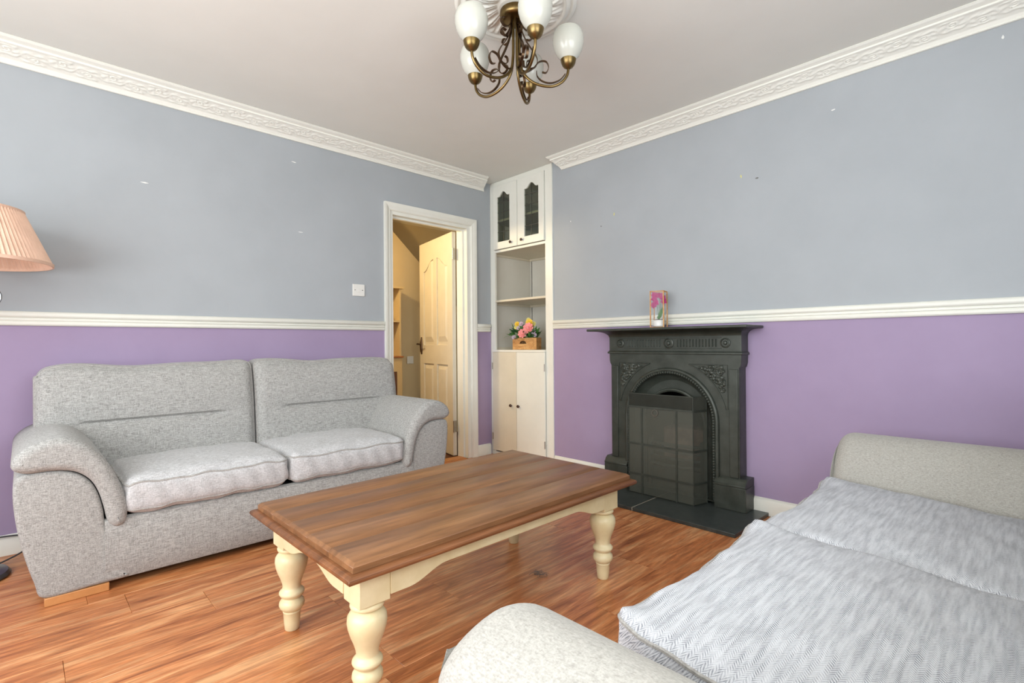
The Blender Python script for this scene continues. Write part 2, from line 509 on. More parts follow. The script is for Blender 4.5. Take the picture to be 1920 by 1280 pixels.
# right wall (fireplace) with an opening behind the cast iron firebox
g = G()
FX = -1.64
wall_piece(g, -2.72, FX-0.30, YR, YR+0.14, 0, H, DZ_R)
wall_piece(g, FX+0.30, XN, YR, YR+0.14, 0, H, DZ_R)
wall_piece(g, FX-0.30, FX+0.30, YR, YR+0.14, 0.86, H, DZ_R)
wr = part('wall_right', g, ['grey_wall', 'purple_wall'], kind='structure')
g = G(); g.box(-2.755, -2.722, YR+0.142, 3.72, 0, H); g.box(XL-0.12, -2.722, 3.72, 3.80, 0, H)
part('wall_alcove_back', g, 'alcove', kind='structure')
# window wall behind the camera, with a wide opening
g = G(); z0w, z1w, xa, xb = 0.72, 2.2, -2.45, 0.50
for (a, b, c, d) in ((XL-0.12, xa, 0, H), (xb, XN+0.12, 0, H), (xa, xb, 0, z0w), (xa, xb, z1w, H)):
    wall_piece(g, a, b, YB-0.12, YB, c, d, DZ_L)
part('wall_rear', g, ['grey_wall', 'purple_wall'], kind='structure')
wd = struct_empty('window_1', ((xa+xb)/2, YB-0.06, z0w))
g = G()
for x in (xa, (xa*2+xb)/3, (xa+2*xb)/3, xb-0.05): g.box(x, x+0.05, YB-0.09, YB-0.04, z0w, z1w)
g.box(xa, xb, YB-0.09, YB-0.04, z0w, z0w+0.05); g.box(xa, xb, YB-0.09, YB-0.04, z1w-0.05, z1w)
part('window_frame', g, 'white', wd)
g = G(); g.box(xa-0.03, xb+0.03, YB-0.03, YB+0.12, z0w-0.03, z0w); part('window_sill', g, 'white', wd, bevel=0.004)
# near wall (behind the second sofa)
g = G(); wy0, wy1, wz0, wz1 = -0.45, 1.55, 0.95, 2.15
for (a, b, c, d) in ((YB, wy0, 0, H), (wy1, YR+0.14, 0, H), (wy0, wy1, 0, wz0), (wy0, wy1, wz1, H)):
    wall_piece(g, XN, XN+0.12, a, b, c, d, DZ_L)
part('wall_near', g, ['grey_wall', 'purple_wall'], kind='structure')
wd = struct_empty('window_2', (XN+0.06, 0.55, wz0))
g = G()
for y in (wy0, 0.52, wy1-0.05): g.box(XN+0.03, XN+0.08, y, y+0.05, wz0, wz1)
g.box(XN+0.03, XN+0.08, wy0, wy1, wz0, wz0+0.05); g.box(XN+0.03, XN+0.08, wy0, wy1, wz1-0.05, wz1)
part('window_frame', g, 'white', wd)
g = G(); g.box(XL-0.12, XN+0.12, YB-0.12, 3.80, H, H+0.1)
part('ceiling', g, 'ceiling', kind='structure')

# floor: screed with laminate planks laid along Y
g = G(); g.box(XL-0.12, XN+0.12, YB-0.12, 3.80, -0.06, -0.010)
fl = part('floor', g, 'hall_floor', kind='structure')
def plank(x0, x1, y0, y1):
    gg = G(); gg.box(x0+0.0004, x1-0.0004, y0+0.0004, y1-0.0004, -0.010, 0.0)
    part('plank', gg, 'laminate', fl, loc=((x0+x1)/2, (y0+y1)/2, 0), bevel=0.0009, bseg=1)
PW = 0.2
joint = {0: 0.851, 1: 1.232, 5: 0.295}      # column index counted leftwards from x = -1.37
for k in range(-12, 11):
    x1 = -1.37 - PW*k; x0 = x1 - PW
    x0 = max(x0, XL); x1 = min(x1, XN)
    if x1 - x0 < 0.02: continue
    j = joint.get(k, (k*0.437) % 1.22)
    y = j - 1.22*4
    while y < YR:
        a, b = max(y, YB), min(y+1.22, YR)
        if b - a > 0.02: plank(x0, x1, a, b)
        y += 1.22

# ------------------------------------------------------------ mouldings
def moulding(name, prof, axis, a0, a1, base, sign, mat='white'):
    """prof: (out, z). axis along which it runs"""
    g = G()
    if axis == 'y': g.prism([(base + sign*o, z) for o, z in prof], 'y', a0, a1)
    else: g.prism([(base + sign*o, z) for o, z in prof], 'x', a0, a1)
    return part(name, g, mat, kind='structure', bevel=0.0015, bseg=1)
def dado(z0, z1):
    h = z1 - z0
    return [(0, z0), (0.010, z0), (0.016, z0+0.10*h), (0.016, z0+0.26*h), (0.011, z0+0.32*h), (0.017, z0+0.38*h), (0.017, z0+0.48*h),
            (0.012, z0+0.54*h), (0.020, z0+0.60*h), (0.024, z0+0.72*h), (0.021, z0+0.90*h), (0.012, z1), (0, z1)]
moulding('trim_1', dado(1.106, 1.177), 'y', YB, DY0-0.055, XL, 1)
moulding('trim_2', dado(1.106, 1.177), 'y', DY1+0.062, 3.06, XL, 1)
moulding('trim_3', dado(1.113, 1.184), 'x', -2.70, XN, YR, -1)
base_prof = [(0, 0), (0.016, 0), (0.016, 0.080), (0.010, 0.094), (0, 0.099)]
moulding('baseboard_left', base_prof, 'y', YB, DY0-0.055, XL, 1)
moulding('baseboard_1', base_prof, 'y', DY1+0.062, 3.06, XL, 1)
moulding('baseboard_right', base_prof, 'x', FX+0.475, XN, YR, -1)
moulding('baseboard_2', base_prof, 'x', -2.70, FX-0.475, YR, -1)

def relief(s, t):
    """running acanthus scroll, s in metres along, t 0..1 across"""
    if t < 0.18 or t > 0.76: return 0.0
    tt = (t - 0.18)/0.58
    wv = 0.5 + 0.24*math.sin(2*PI*s/0.20) + 0.08*math.sin(2*PI*s/0.067)
    h = 0.8*math.exp(-((tt-wv)/0.07)**2)
    k = math.floor(s/0.10)
    for q in (k-1, k, k+1, k+2):
        cs = (q+0.5)*0.10; ct = 0.5 - 0.16*(1 if q % 2 == 0 else -1)
        ds = s - cs; dt = (tt - ct)*0.10
        r = math.hypot(ds, dt); th = math.atan2(dt*(1 if q % 2 == 0 else -1), ds)
        if r < 0.056:
            h = max(h, (0.5+0.5*math.cos(r*420 - th*1.0))*math.exp(-(r/0.034)**4)*0.8)
            h = max(h, (0.5+0.5*math.cos(th*7+r*120))*math.exp(-((r-0.036)/0.012)**2)*0.85)
    edge = min(1, min(tt, 1-tt)/0.08)
    return h*edge
def step(t):
    if t < 0.13: return 0.002
    if t < 0.76: return 0.0
    if t < 0.84: return 0.0055
    if t < 0.88: return -0.002
    return 0.004
def cornice(name, axis, a0l, a0u, a1l, a1u, base, sign, out):
    NP = 44
    prof = []
    zb, zt = 2.372, H
    for j in range(NP+1):
        t = j/NP
        # cove, small bead at the wall, stepped bead at the ceiling
        o = 0.012 + (out-0.022)*t**1.15; z = zb + 0.010 + (zt-zb-0.018)*t
        if t < 0.10: o = 0.010 + 0.004*math.sin(t*10*PI); z = zb + 0.12*t*(zt-zb)/0.12*0.9
        if t > 0.88: o = out - 0.010 + 0.010*((t-0.88)/0.12) ; z = zt - 0.008*(1-(t-0.88)/0.12) + 0.0
        prof.append((o, z, t))
    prof = [(0.0, zb, -1)] + prof + [(out, H, -1)]
    L = abs(a1l - a0l); N = int(L/0.0065)
    vs = []; fs = []; m = len(prof)
    nx, nz = (zt-zb), -out
    nl = math.hypot(nx, nz); nx /= nl; nz /= nl
    for i in range(N+1):
        u = i/N
        for (o, z, t) in prof:
            tt = max(0, min(1, (z-zb)/(zt-zb)))
            a = (a0l*(1-tt)+a0u*tt)*(1-u) + (a1l*(1-tt)+a1u*tt)*u
            hgt = (0.0060*relief(a, t) + step(t)) if t >= 0 else 0
            oo = o + nx*hgt; zz = z + nz*hgt
            if t < 0: oo, zz = o, z
            p = (base+sign*oo, a, zz) if axis == 'y' else (a, base+sign*oo, zz)
            vs.append(p)
    for i in range(N):
        for j in range(m-1): fs.append((i*m+j, i*m+j+1, (i+1)*m+j+1, (i+1)*m+j))
    c0 = len(vs)
    for i in (0, N):
        tt = 1; a = (a0u if i == 0 else a1u); vs.append((base, a, H) if axis == 'y' else (a, base, H))
    fs.append(tuple(range(m)) + (c0,)); fs.append(tuple(N*m+j for j in range(m)) + (c0+1,))
    g = G(); g.add(vs, fs)
    return part(name, g, 'plaster', kind='structure', smooth=True)
cornice('trim_4', 'y', YB, YB, 3.00, 2.93, XL, 1, 0.150)
cornice('trim_5', 'x', -2.60, -2.655, XN, XN, YR, -1, 0.135)

# ------------------------------------------------------------ doorway and hall
dr = struct_empty('door_1', (XL, 2.44, 0))
def arch_prof(y0, y1, outer_first=True):
    d = y1 - y0
    ps = [(0.0, y0), (0.022, y0), (0.022, y0+0.35*d), (0.016, y0+0.45*d), (0.016, y0+0.75*d), (0.009, y1), (0.0, y1)]
    return ps
aprof = [(0.0, 0.0), (0.008, 0.0), (0.016, 0.008), (0.016, 0.026), (0.022, 0.034), (0.022, 0.056), (0.0, 0.056)]
def arail(a, b):
    m = len(aprof)
    g = G(); g.add([a(o, w_) for o, w_ in aprof] + [b(o, w_) for o, w_ in aprof],
        [tuple(range(m)), tuple(range(2*m-1, m-1, -1))] + [(i, i+m, (i+1) % m+m, (i+1) % m) for i in range(m)])
    part('architrave', g, 'white', dr, bevel=0.001, bseg=1)
AY0, AY1, AZ = 2.045, 2.838, 2.033
def cA(o, w_): return (XL+o, AY0-w_, 0)
def cB(o, w_): return (XL+o, AY0-w_, AZ+w_*1.1)
def cC(o, w_): return (XL+o, AY1+w_*1.1, AZ+w_*1.1)
def cD(o, w_): return (XL+o, AY1+w_*1.1, 0)
arail(cA, cB); arail(cB, cC); arail(cC, cD)
g = G(); g.box(XL-0.125, XL+0.001, DY0, DY0+0.028, 0, DH); part('door_jamb', g, 'white', dr, bevel=0.001, bseg=1)
g = G(); g.box(XL-0.125, XL+0.001, DY1-0.040, DY1, 0, DH); g.box(XL-0.125, XL-0.045, DY1-0.057, DY1-0.040, 0, DH-0.028)
part('door_jamb', g, 'white', dr, bevel=0.001, bseg=1)
g = G(); g.box(XL-0.125, XL+0.001, DY0+0.028, DY1-0.040, DH-0.028, DH); g.box(XL-0.075, XL-0.045, DY0+0.028, DY1-0.057, DH-0.045, DH-0.028)
part('door_head', g, 'white', dr, bevel=0.001, bseg=1)
g = G(); g.prism([(XL+0.005, 0.0), (XL-0.01, 0.008), (XL-0.11, 0.008), (XL-0.125, 0.0)], 'y', DY0+0.028, DY1-0.058)
part('threshold', g, 'oakstrip', dr)
# the leaf: hinge end (-3.575,2.772) swung into the hall
hp = Vector((-3.588, 2.778)); fp = Vector((-4.32, 2.925)); dirv = (fp-hp).normalized(); nv = Vector((-dirv.y, dirv.x))
if nv.y > 0: nv = -nv                         # towards the camera side
LW = 0.745; LH = 1.985; LT = 0.035
def leafpt(u, v, n): # u along the leaf from the hinge, v height, n out of the visible face
    q = hp + dirv*u + nv*(LT + n)
    return (q.x, q.y, 0.012 + v)
def leaf_poly(poly, n0, n1, g):
    m = len(poly); vs = [leafpt(a, b, n0) for a, b in poly] + [leafpt(a, b, n1) for a, b in poly]
    g.add(vs, [tuple(range(m)), tuple(range(2*m-1, m-1, -1))] + [(i, i+m, (i+1) % m+m, (i+1) % m) for i in range(m)])
def panel_outline(u0, u1, v0, v1, arch):
    if not arch: return [(u0, v0), (u1, v0), (u1, v1), (u0, v1)]
    pts = [(u0, v0), (u1, v0)]
    N = 14
    for i in range(N+1):
        t = i/N; u = u1 + (u0-u1)*t
        # high towards the middle of the door
        s = t if arch > 0 else 1-t
        e = s*s*(3-2*s)
        pts.append((u, v1 + 0.10*e))
    return pts
outl = [(0, 0), (LW, 0), (LW, LH), (0, LH)]
pans = [panel_outline(0.10, 0.335, 0.22, 0.80, 0), panel_outline(0.41, 0.645, 0.22, 0.80, 0),
        panel_outline(0.10, 0.335, 0.98, 1.70, -1), panel_outline(0.41, 0.645, 0.98, 1.70, 1)]
hg = holed(outl, pans, 'z', 0.0, -0.014)
g = G(); g.add([leafpt(p[0], p[1], p[2]) for p in hg.v], hg.f)
leaf_poly(outl, -0.014, -LT, g)
leaf = part('door_leaf', g, 'cream', dr, bevel=0.001, bseg=1)
for pl in pans:
    cu = sum(p[0] for p in pl)/len(pl); cv = sum(p[1] for p in pl)/len(pl)
    def ins(d): 
        o = []
        u0, u1 = min(p[0] for p in pl), max(p[0] for p in pl); v0 = min(p[1] for p in pl); v1 = max(p[1] for p in pl)
        for a, b in pl: o.append((cu+(a-cu)*(1-2*d/(u1-u0)), cv+(b-cv)*(1-2*d/(v1-v0))))
        return o
    a, b = ins(0.018), ins(0.048); m = len(pl)
    vs = [leafpt(x, y, -0.014) for x, y in a] + [leafpt(x, y, -0.001) for x, y in b]
    gg = G(); gg.add(vs, [(i, (i+1) % m, (i+1) % m+m, i+m) for i in range(m)] + [tuple(range(m, 2*m))])
    part('raised_panel', gg, 'cream', leaf)
g = G()
c = Vector(leafpt(LW-0.055, 0.0, 0.004)); c.z = 0.0
d3 = Vector((dirv.x, dirv.y, 0)); n3 = Vector((nv.x, nv.y, 0))
def lp(u, z, n): q = Vector(leafpt(u, 0, n)); q.z = z; return tuple(q)
g.tube([lp(LW-0.05, 0.90, 0.003), lp(LW-0.05, 0.93, 0.004), lp(LW-0.05, 1.0, 0.006), lp(LW-0.05, 1.07, 0.003)], [0.008, 0.015, 0.018, 0.007], 8)
g.tube(crom([lp(LW-0.05, 1.0, 0.004), lp(LW-0.05, 1.0, 0.05), lp(LW-0.075, 1.003, 0.055), lp(LW-0.115, 0.998, 0.05), lp(LW-0.15, 1.004, 0.05)], 4), 0.008, 8)
part('door_handle', g, 'bronze', leaf, smooth=True, label='bronze lever handle')
for hz in (1.80, 0.27):
    g = G()
    q = hp + nv*(LT+0.004)
    q0 = Vector((XL-0.125, DY1-0.034))
    g.lathe([(0.006, -0.05), (0.006, 0.05)], (hp.x+0.008, hp.y-LT-0.002, hz), 10)
    g.box(hp.x+0.001, hp.x+0.004, hp.y-LT+0.003, hp.y-0.003, hz-0.05, hz+0.05)
    part('hinge', g, 'steel', dr, smooth=True)
# the hall beyond
g = G(); g.box(-4.95, -4.86, 1.0, 4.2, 0, H); part('wall_hall', g, 'hall_wall', kind='structure')
g = G(); g.box(-4.95, XL-0.12, 4.2, 4.28, 0, H); g.box(-4.95, XL-0.12, 0.92, 1.0, 0, H); part('wall_hall_end', g, 'hall_wall', kind='structure')
g = G(); g.box(-4.95, XL-0.12, 0.92, 4.28, H, H+0.1); part('ceiling_hall', g, 'hall_light', kind='structure')
g = G(); g.box(-4.95, XL-0.12, 0.92, 4.28, -0.06, 0.0); part('floor_hall', g, 'hall_floor', kind='structure')
# side of the stair, sloping down to the right
def stz(y): return 2.191 + (y-2.724)*(-0.90)
g = G(); g.prism([(1.0, 0), (3.9, 0), (3.9, stz(3.9)), (2.45, stz(2.45)), (1.0, H-0.001)] if stz(2.45) < H else [(1.0, 0), (3.9, 0), (3.9, stz(3.9)), (2.724-(H-0.001-2.191)/0.9, H-0.001), (1.0, H-0.001)], 'x', -4.72, -4.60)
part('wall_stair', g, 'hall_light', kind='structure')
g = G(); g.prism([(-4.86, H-0.12), (-4.84, H-0.10), (-4.79, H-0.03), (-4.76, H), (-4.86, H)], 'y', 1.0, 4.2)
part('trim_6', g, 'hall_light', kind='structure')
# shelf unit over a radiator cover in the hall
su = thing('radiator_cover_shelf', (-4.5, 2.45, 0), 'cream radiator cover with open shelves above, against the hall wall behind the doorway', 'shelf unit')
xa_, xb_ = -4.595, -4.42; ya, yb_ = 2.05, 2.742
g = G(); g.box(xa_, xb_, ya, yb_, 0.05, 0.865); 
part('cover_body', g, 'hall_light', su, bevel=0.003)
g = G()
for k in range(9): g.box(xb_+0.0005, xb_+0.006, 2.56+0.012*k, 2.564+0.012*k, 0.16, 0.72)
g.box(xb_+0.0005, xb_+0.002, 2.55, 2.68, 0.15, 0.73)
part('grille', g, 'hall_floor', su)
g = G(); g.box(xa_, xb_+0.015, ya, yb_+0.01, 0.866, 0.884); part('shelf_top', g, 'oakstrip', su, bevel=0.003, label='wood-coloured cover top')
g = G(); g.box(xa_, -4.44, yb_-0.018, yb_, 0.885, 1.558); part('side_panel', g, 'hall_light', su)
g = G(); g.box(xa_, -4.44, ya, yb_-0.0185, 1.222, 1.238); part('shelf', g, 'hall_light', su)
g = G(); g.box(xa_, -4.42, ya, yb_+0.025, 1.559, 1.575); part('top_board', g, 'hall_light', su)
# ornament on the shelf: little blocks in a row
orn = thing('shelf_ornament', (-4.52, 2.66, 1.238), 'small pale ornament of rounded pieces on the middle shelf in the hall', 'ornament')
g = G(); g.box(-4.545, -4.495, 2.60, 2.70, 1.2385, 1.248); part('base', g, 'hall_light', orn, bevel=0.002)
for k, (yy, rr) in enumerate(((2.62, 0.016), (2.65, 0.019), (2.682, 0.016))):
    g = G(); g.lathe([(rr*0.35, 0.0), (rr, 0.012), (rr*0.9, 0.024), (rr*0.4, 0.034), (rr*0.5, 0.040), (0.0001, 0.043)], (-4.52, yy, 1.2485), 12)
    part('figure', g, 'chip_white', orn, smooth=True)
g = G(); g.box(-4.5995, -4.590, 2.905, 2.985, 0.795, 0.875)
tag(part('wall_socket', g, 'cream', bevel=0.003), 'square cream socket plate low on the hall wall, left of the open door handle', 'socket plate')

# ------------------------------------------------------------ built-in alcove cupboard
cb = thing('alcove_cupboard', (-3.1, YR+0.1, 0), 'tall white built-in cupboard in the alcove with glazed upper doors and open shelves', 'cupboard')
CL, CR = XL+0.002, -2.705
yf = YR-0.006
g = G()
g.box(CL, -3.400, yf, yf+0.022, 0, H-0.001); g.box(-2.783, CR, yf-0.004, yf+0.022, 0, H-0.001)
g.box(-3.400, -2.783, yf, yf+0.022, 2.412, H-0.001)
g.box(-3.405, -2.778, yf+0.004, yf+0.020, 0, 0.03)
part('face_frame', g, 'white', cb, bevel=0.0015, bseg=1)
g = G(); g.box(-3.456, -2.757, yf+0.023, 3.60, 1.822, 1.842); part('shelf', g, 'cream', cb, bevel=0.001, bseg=1)
g = G(); g.box(-3.399, -2.784, yf+0.001, yf+0.022, 1.818, 1.838); part('rail', g, 'white', cb)
g = G(); g.box(-3.456, -2.757, yf+0.023, 3.58, 1.372, 1.390); g.box(-3.399, -2.784, yf+0.001, yf+0.023, 1.372, 1.390)
part('shelf', g, 'cream', cb, bevel=0.001, bseg=1)
g = G(); g.box(-3.456, -2.757, yf+0.023, 3.715, 0.925, 0.945); g.box(-3.418, -2.784, yf-0.022, yf+0.0225, 0.925, 0.945); part('worktop', g, 'white', cb, bevel=0.002)
g = G(); g.box(-3.456, -2.757, yf+0.03, 3.5, 2.10, 2.118); part('shelf', g, 'cream', cb)
# battens along the left side and back, and the joint lines in the back corner
g = G()
for z in (1.802, 1.352, 0.946):
    g = G(); g.box(XL+0.001, XL+0.016, yf+0.024, 3.60, z, z+0.0195); g.box(XL+0.016, -2.757, 3.58, 3.60, z, z+0.0195)
    part('batten', g, 'cream', cb)
g = G(); g.box(-3.44, -3.432, 3.60, 3.612, 0.95, 1.82)
part('corner_pipe', g, 'lead', cb)
g = G(); g.box(-3.456, -2.757, 3.600, 3.616, 0.946, H-0.002); part('back_panel', g, 'alcove', cb)
def cath(u0, u1, v0, vside, vpeak, n=16):
    pts = [(u0, v0), (u1, v0)]
    for i in range(n+1):
        t = i/n; u = u1 + (u0-u1)*t
        s = abs(2*t-1)                       # 1 at the sides, 0 in the middle
        if s > 0.72: e = 0.0 - 0.0*(s-0.72)
        elif s > 0.5: e = 0.25*(1-(s-0.5)/0.22)**1.5
        else: e = 0.25 + 0.75*math.cos(s/0.5*PI/2)**0.9
        pts.append((u, vside + (vpeak-vside)*e))
    return pts
for (u0, u1, gx0, gx1, kx) in ((-3.398, -3.094, -3.345, -3.185, -3.165), (-3.088, -2.785, -3.005, -2.840, -3.030)):
    out = [(u0, 1.842), (u1, 1.842), (u1, 2.407), (u0, 2.407)]
    inn = cath(gx0, gx1, 1.905, 2.305, 2.345)
    g = holed(out, [inn], 'y', yf-0.020, yf-0.001)
    d = part('glazed_door', g, 'white', cb, bevel=0.002, bseg=2)
    g = G(); g.box(gx0-0.008, gx1+0.008, yf-0.009, yf-0.007, 1.897, 2.352); part('pane', g, 'glass', d)
    g = G(); cxm = (gx0+gx1)/2 - 0.004
    g.box(cxm-0.0025, cxm+0.0025, yf-0.0115, yf-0.0092, 1.900, 2.348)
    for k in range(1, 5): 
        z = 1.905 + 0.088*k; g.box(gx0-0.004, gx1+0.004, yf-0.0114, yf-0.0093, z-0.0025, z+0.0025)
    part('lead_strip', g, 'lead', d)
    g = G(); g.tube([(kx, yf-0.020, 1.882), (kx, yf-0.030, 1.882), (kx, yf-0.036, 1.882), (kx, yf-0.042, 1.882)], [0.006, 0.006, 0.013, 0.008], 12)
    part('knob', g, 'knob', d, smooth=True)
for (u0, u1, kx, mt) in ((-3.416, -3.116, -3.175, 'cream'), (-3.112, -2.785, -3.082, 'white')):
    g = G(); g.box(u0, u1, yf-0.020, yf-0.001, 0.045, 0.924)
    d = part('cupboard_door', g, mt, cb, bevel=0.002)
    g = G(); g.tube([(kx, yf-0.020, 0.462), (kx, yf-0.030, 0.462), (kx, yf-0.036, 0.462), (kx, yf-0.044, 0.462)], [0.006, 0.006, 0.014, 0.009], 12)
    part('knob', g, 'knob', d, smooth=True)
    hx = u0 if u0 < -3.3 else u1
    for hz in (0.17, 0.80):
        g = G(); g.lathe([(0.004, -0.03), (0.004, 0.03)], (hx, yf-0.023, hz), 8); part('hinge', g, 'steel', d)

# planter of artificial flowers on the worktop
fp_ = thing('flower_planter', (-3.14, 3.20, 0.945), 'pine box with a dark cup handle, holding pink and yellow flowers, in the alcove', 'planter', rz=0)
rot = Matrix.Rotation(math.radians(20), 4, 'Z'); cpl = Vector((-3.135, 3.215, 0.945))
def rp(g): 
    g.v = [tuple(rot @ (Vector(p)) + cpl) for p in g.v]; return g
g = G()
bw, bd, bh = 0.115, 0.055, 0.105
g.box(-bw, bw, -bd, -bd+0.010, 0.001, bh); g.box(-bw, bw, bd-0.010, bd, 0.001, bh)
g.box(-bw, -bw+0.010, -bd+0.010, bd-0.010, 0.001, bh); g.box(bw-0.010, bw, -bd+0.010, bd-0.010, 0.001, bh); g.box(-bw+0.01, bw-0.01, -bd+0.01, bd-0.01, 0.001, 0.01)
part('box', rp(g), 'pine', fp_, bevel=0.0015, bseg=1)
g = G(); g.box(-bw+0.018, bw-0.030, -bd-0.004, -bd-0.0005, 0.026, bh-0.012); part('front_board', rp(g), 'pine', fp_, bevel=0.001, bseg=1)
g = G()
vs = []; fs = []
for i in range(13):
    a = PI*i/12
    for j in range(5):
        b = PI/2*j/4
        vs.append((-0.012+0.030*math.cos(a)*math.cos(b*0.9), -bd-0.004-0.018*math.sin(b)*math.sin(a), 0.055+0.024*math.sin(a)*math.cos(b*0.8)))
for i in range(12):
    for j in range(4): fs.append((i*5+j, i*5+j+1, (i+1)*5+j+1, (i+1)*5+j))
g.add(vs, fs); g.box(-0.044, 0.020, -bd-0.006, -bd-0.004, 0.052, 0.058)
part('cup_handle', rp(g), 'bronze', fp_, smooth=True)
rnd = random.Random(3)
def leafblade(g, p, d, L, wd, bend=0.3, roll=0.0):
    d = Vector(d).normalized(); s = d.cross(Vector((0,0,1)));
    if s.length < 0.01: s = Vector((1,0,0))
    s.normalize(); s = (Matrix.Rotation(roll, 3, d) @ s); vs = []; fs = []
    n = 4
    for i in range(n+1):
        t = i/n; c_ = Vector(p) + d*L*t - Vector((0,0,1))*bend*L*t*t
        ww = wd*math.sin(PI*min(0.97, t*0.9+0.1))
        vs += [tuple(c_ - s*ww), tuple(c_ + s*ww)]
    for i in range(n): fs.append((2*i, 2*i+1, 2*i+3, 2*i+2))
    g.add(vs, fs)
for mt, cnt in (('leafg', 120), ('leafd', 70), ('leafb', 44)):
    g = G()
    for k in range(cnt):
        x = rnd.uniform(-0.10, 0.10); y = rnd.uniform(-0.045, 0.03)
        dd = (x*7+rnd.uniform(-.5,.5), -0.35+rnd.uniform(-.8,.4), rnd.uniform(.5, 1.8) if mt != 'leafb' else rnd.uniform(0.1, .8))
        leafblade(g, (x, y, 0.085+rnd.uniform(0,0.05)), dd, rnd.uniform(0.06, 0.135) if mt != 'leafb' else rnd.uniform(0.05, 0.09), rnd.uniform(0.008, 0.015), rnd.uniform(0.0, 0.5), rnd.uniform(-1.3, 1.3))
    o = part('foliage', rp(g), mt, fp_, kind='stuff', smooth=True, fix=False)
def bloom(g, c, r, n=9, lay=3, tilt=(0,-1,0.35)):
    T = Vector(tilt).normalized(); q = Vector((0,0,1)).rotation_difference(T)
    for L in range(lay):
        rr = r*(1-0.28*L)
        for k in range(n-L):
            a = 2*PI*(k+0.5*L)/(n-L)
            vs = []
            for i in range(4):
                t = i/3
                for sgn in (-1, 0, 1):
                    ww = 0.42*rr*math.sin(PI*(0.15+0.75*t))*sgn
                    v = Vector((rr*t*math.cos(a)-ww*math.sin(a), rr*t*math.sin(a)+ww*math.cos(a), rr*(0.25+0.28*L)*t + (0.06*rr if sgn else 0)))
                    vs.append(tuple(q @ v + Vector(c)))
            fs = []
            for i in range(3):
                for j in range(2): fs.append((i*3+j, i*3+j+1, (i+1)*3+j+1, (i+1)*3+j))
            g.add(vs, fs)
    g.ball(tuple(Vector(c)+T*r*0.25), r*0.3, seg=8, rings=5)
for (c_, r, mt) in (((-0.004, -0.075, 0.140), 0.044, 'pink'), ((0.046, -0.066, 0.185), 0.050, 'pink'), ((0.046, -0.045, 0.232), 0.036, 'yellow'),
                    ((-0.075, -0.04, 0.225), 0.024, 'yellow'), ((0.078, -0.03, 0.222), 0.026, 'lemon'), ((0.02, -0.01, 0.262), 0.020, 'lemon'), ((-0.08, -0.05, 0.196), 0.020, 'lemon'),
                    ((-0.032, -0.045, 0.225), 0.022, 'lilac'), ((-0.055, -0.06, 0.188), 0.018, 'lilac'), ((0.090, -0.06, 0.155), 0.024, 'lilac'), ((0.106, -0.06, 0.125), 0.018, 'lilac'), ((-0.095, -0.065, 0.110), 0.022, 'lilac')):
    g = G(); bloom(g, c_, r); part('flower', rp(g), mt, fp_, smooth=True, fix=False, label={'pink': 'pink peony head', 'yellow': 'yellow flower head', 'lemon': 'pale lemon flower head', 'lilac': 'small pale lilac blossom'}[mt])
g = G()
for (x, y, z) in ((0.028, -0.02, 0.222), (-0.075, -0.02, 0.222), (0.075, -0.01, 0.225), (0.02, 0.0, 0.25), (-0.035, -0.03, 0.212), (-0.012, -0.05, 0.13), (0.03, -0.045, 0.175)):
    g.tube([(x*0.5, y*0.3, 0.03), (x*0.8, y*0.8, z*0.6), (x, y, z)], 0.0018, 5)
part('stem', rp(g), 'leafg', fp_)

# ------------------------------------------------------------ fireplace
fr = thing('fireplace', (FX, YR, 0), 'black cast iron fireplace with mantel shelf and arched opening on the lilac wall', 'fireplace')
YF = 2.985
def arcpts(cx, cz, r, a0, a1, n): return [(cx+r*math.cos(a0+(a1-a0)*i/n), cz+r*math.sin(a0+(a1-a0)*i/n)) for i in range(n+1)]
SPZ = 0.512; RA = 0.300
def archloop(r, z0, n=32, cz=SPZ): return [(FX+r, z0)] + arcpts(FX, cz, r, 0, PI, n) + [(FX-r, z0)]
def prf(s):   # left or right outline with bracket
    return [(s*0.442, 0.04), (s*0.442, 0.845), (s*0.450, 0.855), (s*0.456, 0.88), (s*0.457, 0.93), (s*0.457, 1.045)]
outl = [(FX+a, b) for a, b in prf(1)] + [(FX+a, b) for a, b in reversed(prf(-1))]
# front plate, open at the foot of the arch
inner = archloop(RA, 0.045)
g = holed(outl, [inner], 'y', YF, YR-0.002)
part('surround', g, 'iron', fr, bevel=0.002)
# plain stepped mouldings
g = G(); g.box(FX-0.466, FX+0.466, YF-0.012, YR-0.003, 0.924, 0.938); g.box(FX-0.461, FX+0.461, YF-0.006, YR-0.003, 0.938, 0.944)
part('moulding', g, 'iron', fr, bevel=0.003)
# mantel shelf with a cove under it
g = G()
g.box(FX-0.545, FX+0.545, 2.835, YR-0.001, 1.078, 1.094)
part('mantel_shelf', g, 'iron', fr, bevel=0.005, bseg=3)
g = G(); vs = []; rings = []
for i in range(9):
    t = i/8; a = t*PI/2
    e = 0.055*(1-math.cos(a)); z = 1.036 + 0.041*math.sin(a)
    rings.append((0.457+e, YF-0.002-0.095*(1-math.cos(a)), z))
for (hx, yy, z) in rings: vs += [(FX-hx, YR-0.003, z), (FX-hx, yy, z), (FX+hx, yy, z), (FX+hx, YR-0.003, z)]
fs = []
for i in range(8):
    for k in range(4): fs.append((i*4+k, i*4+(k+1) % 4, (i+1)*4+(k+1) % 4, (i+1)*4+k))
fs += [(0,1,2,3), (32,35,34,33)]
g.add(vs, fs); part('cove', g, 'iron', fr, smooth=True)
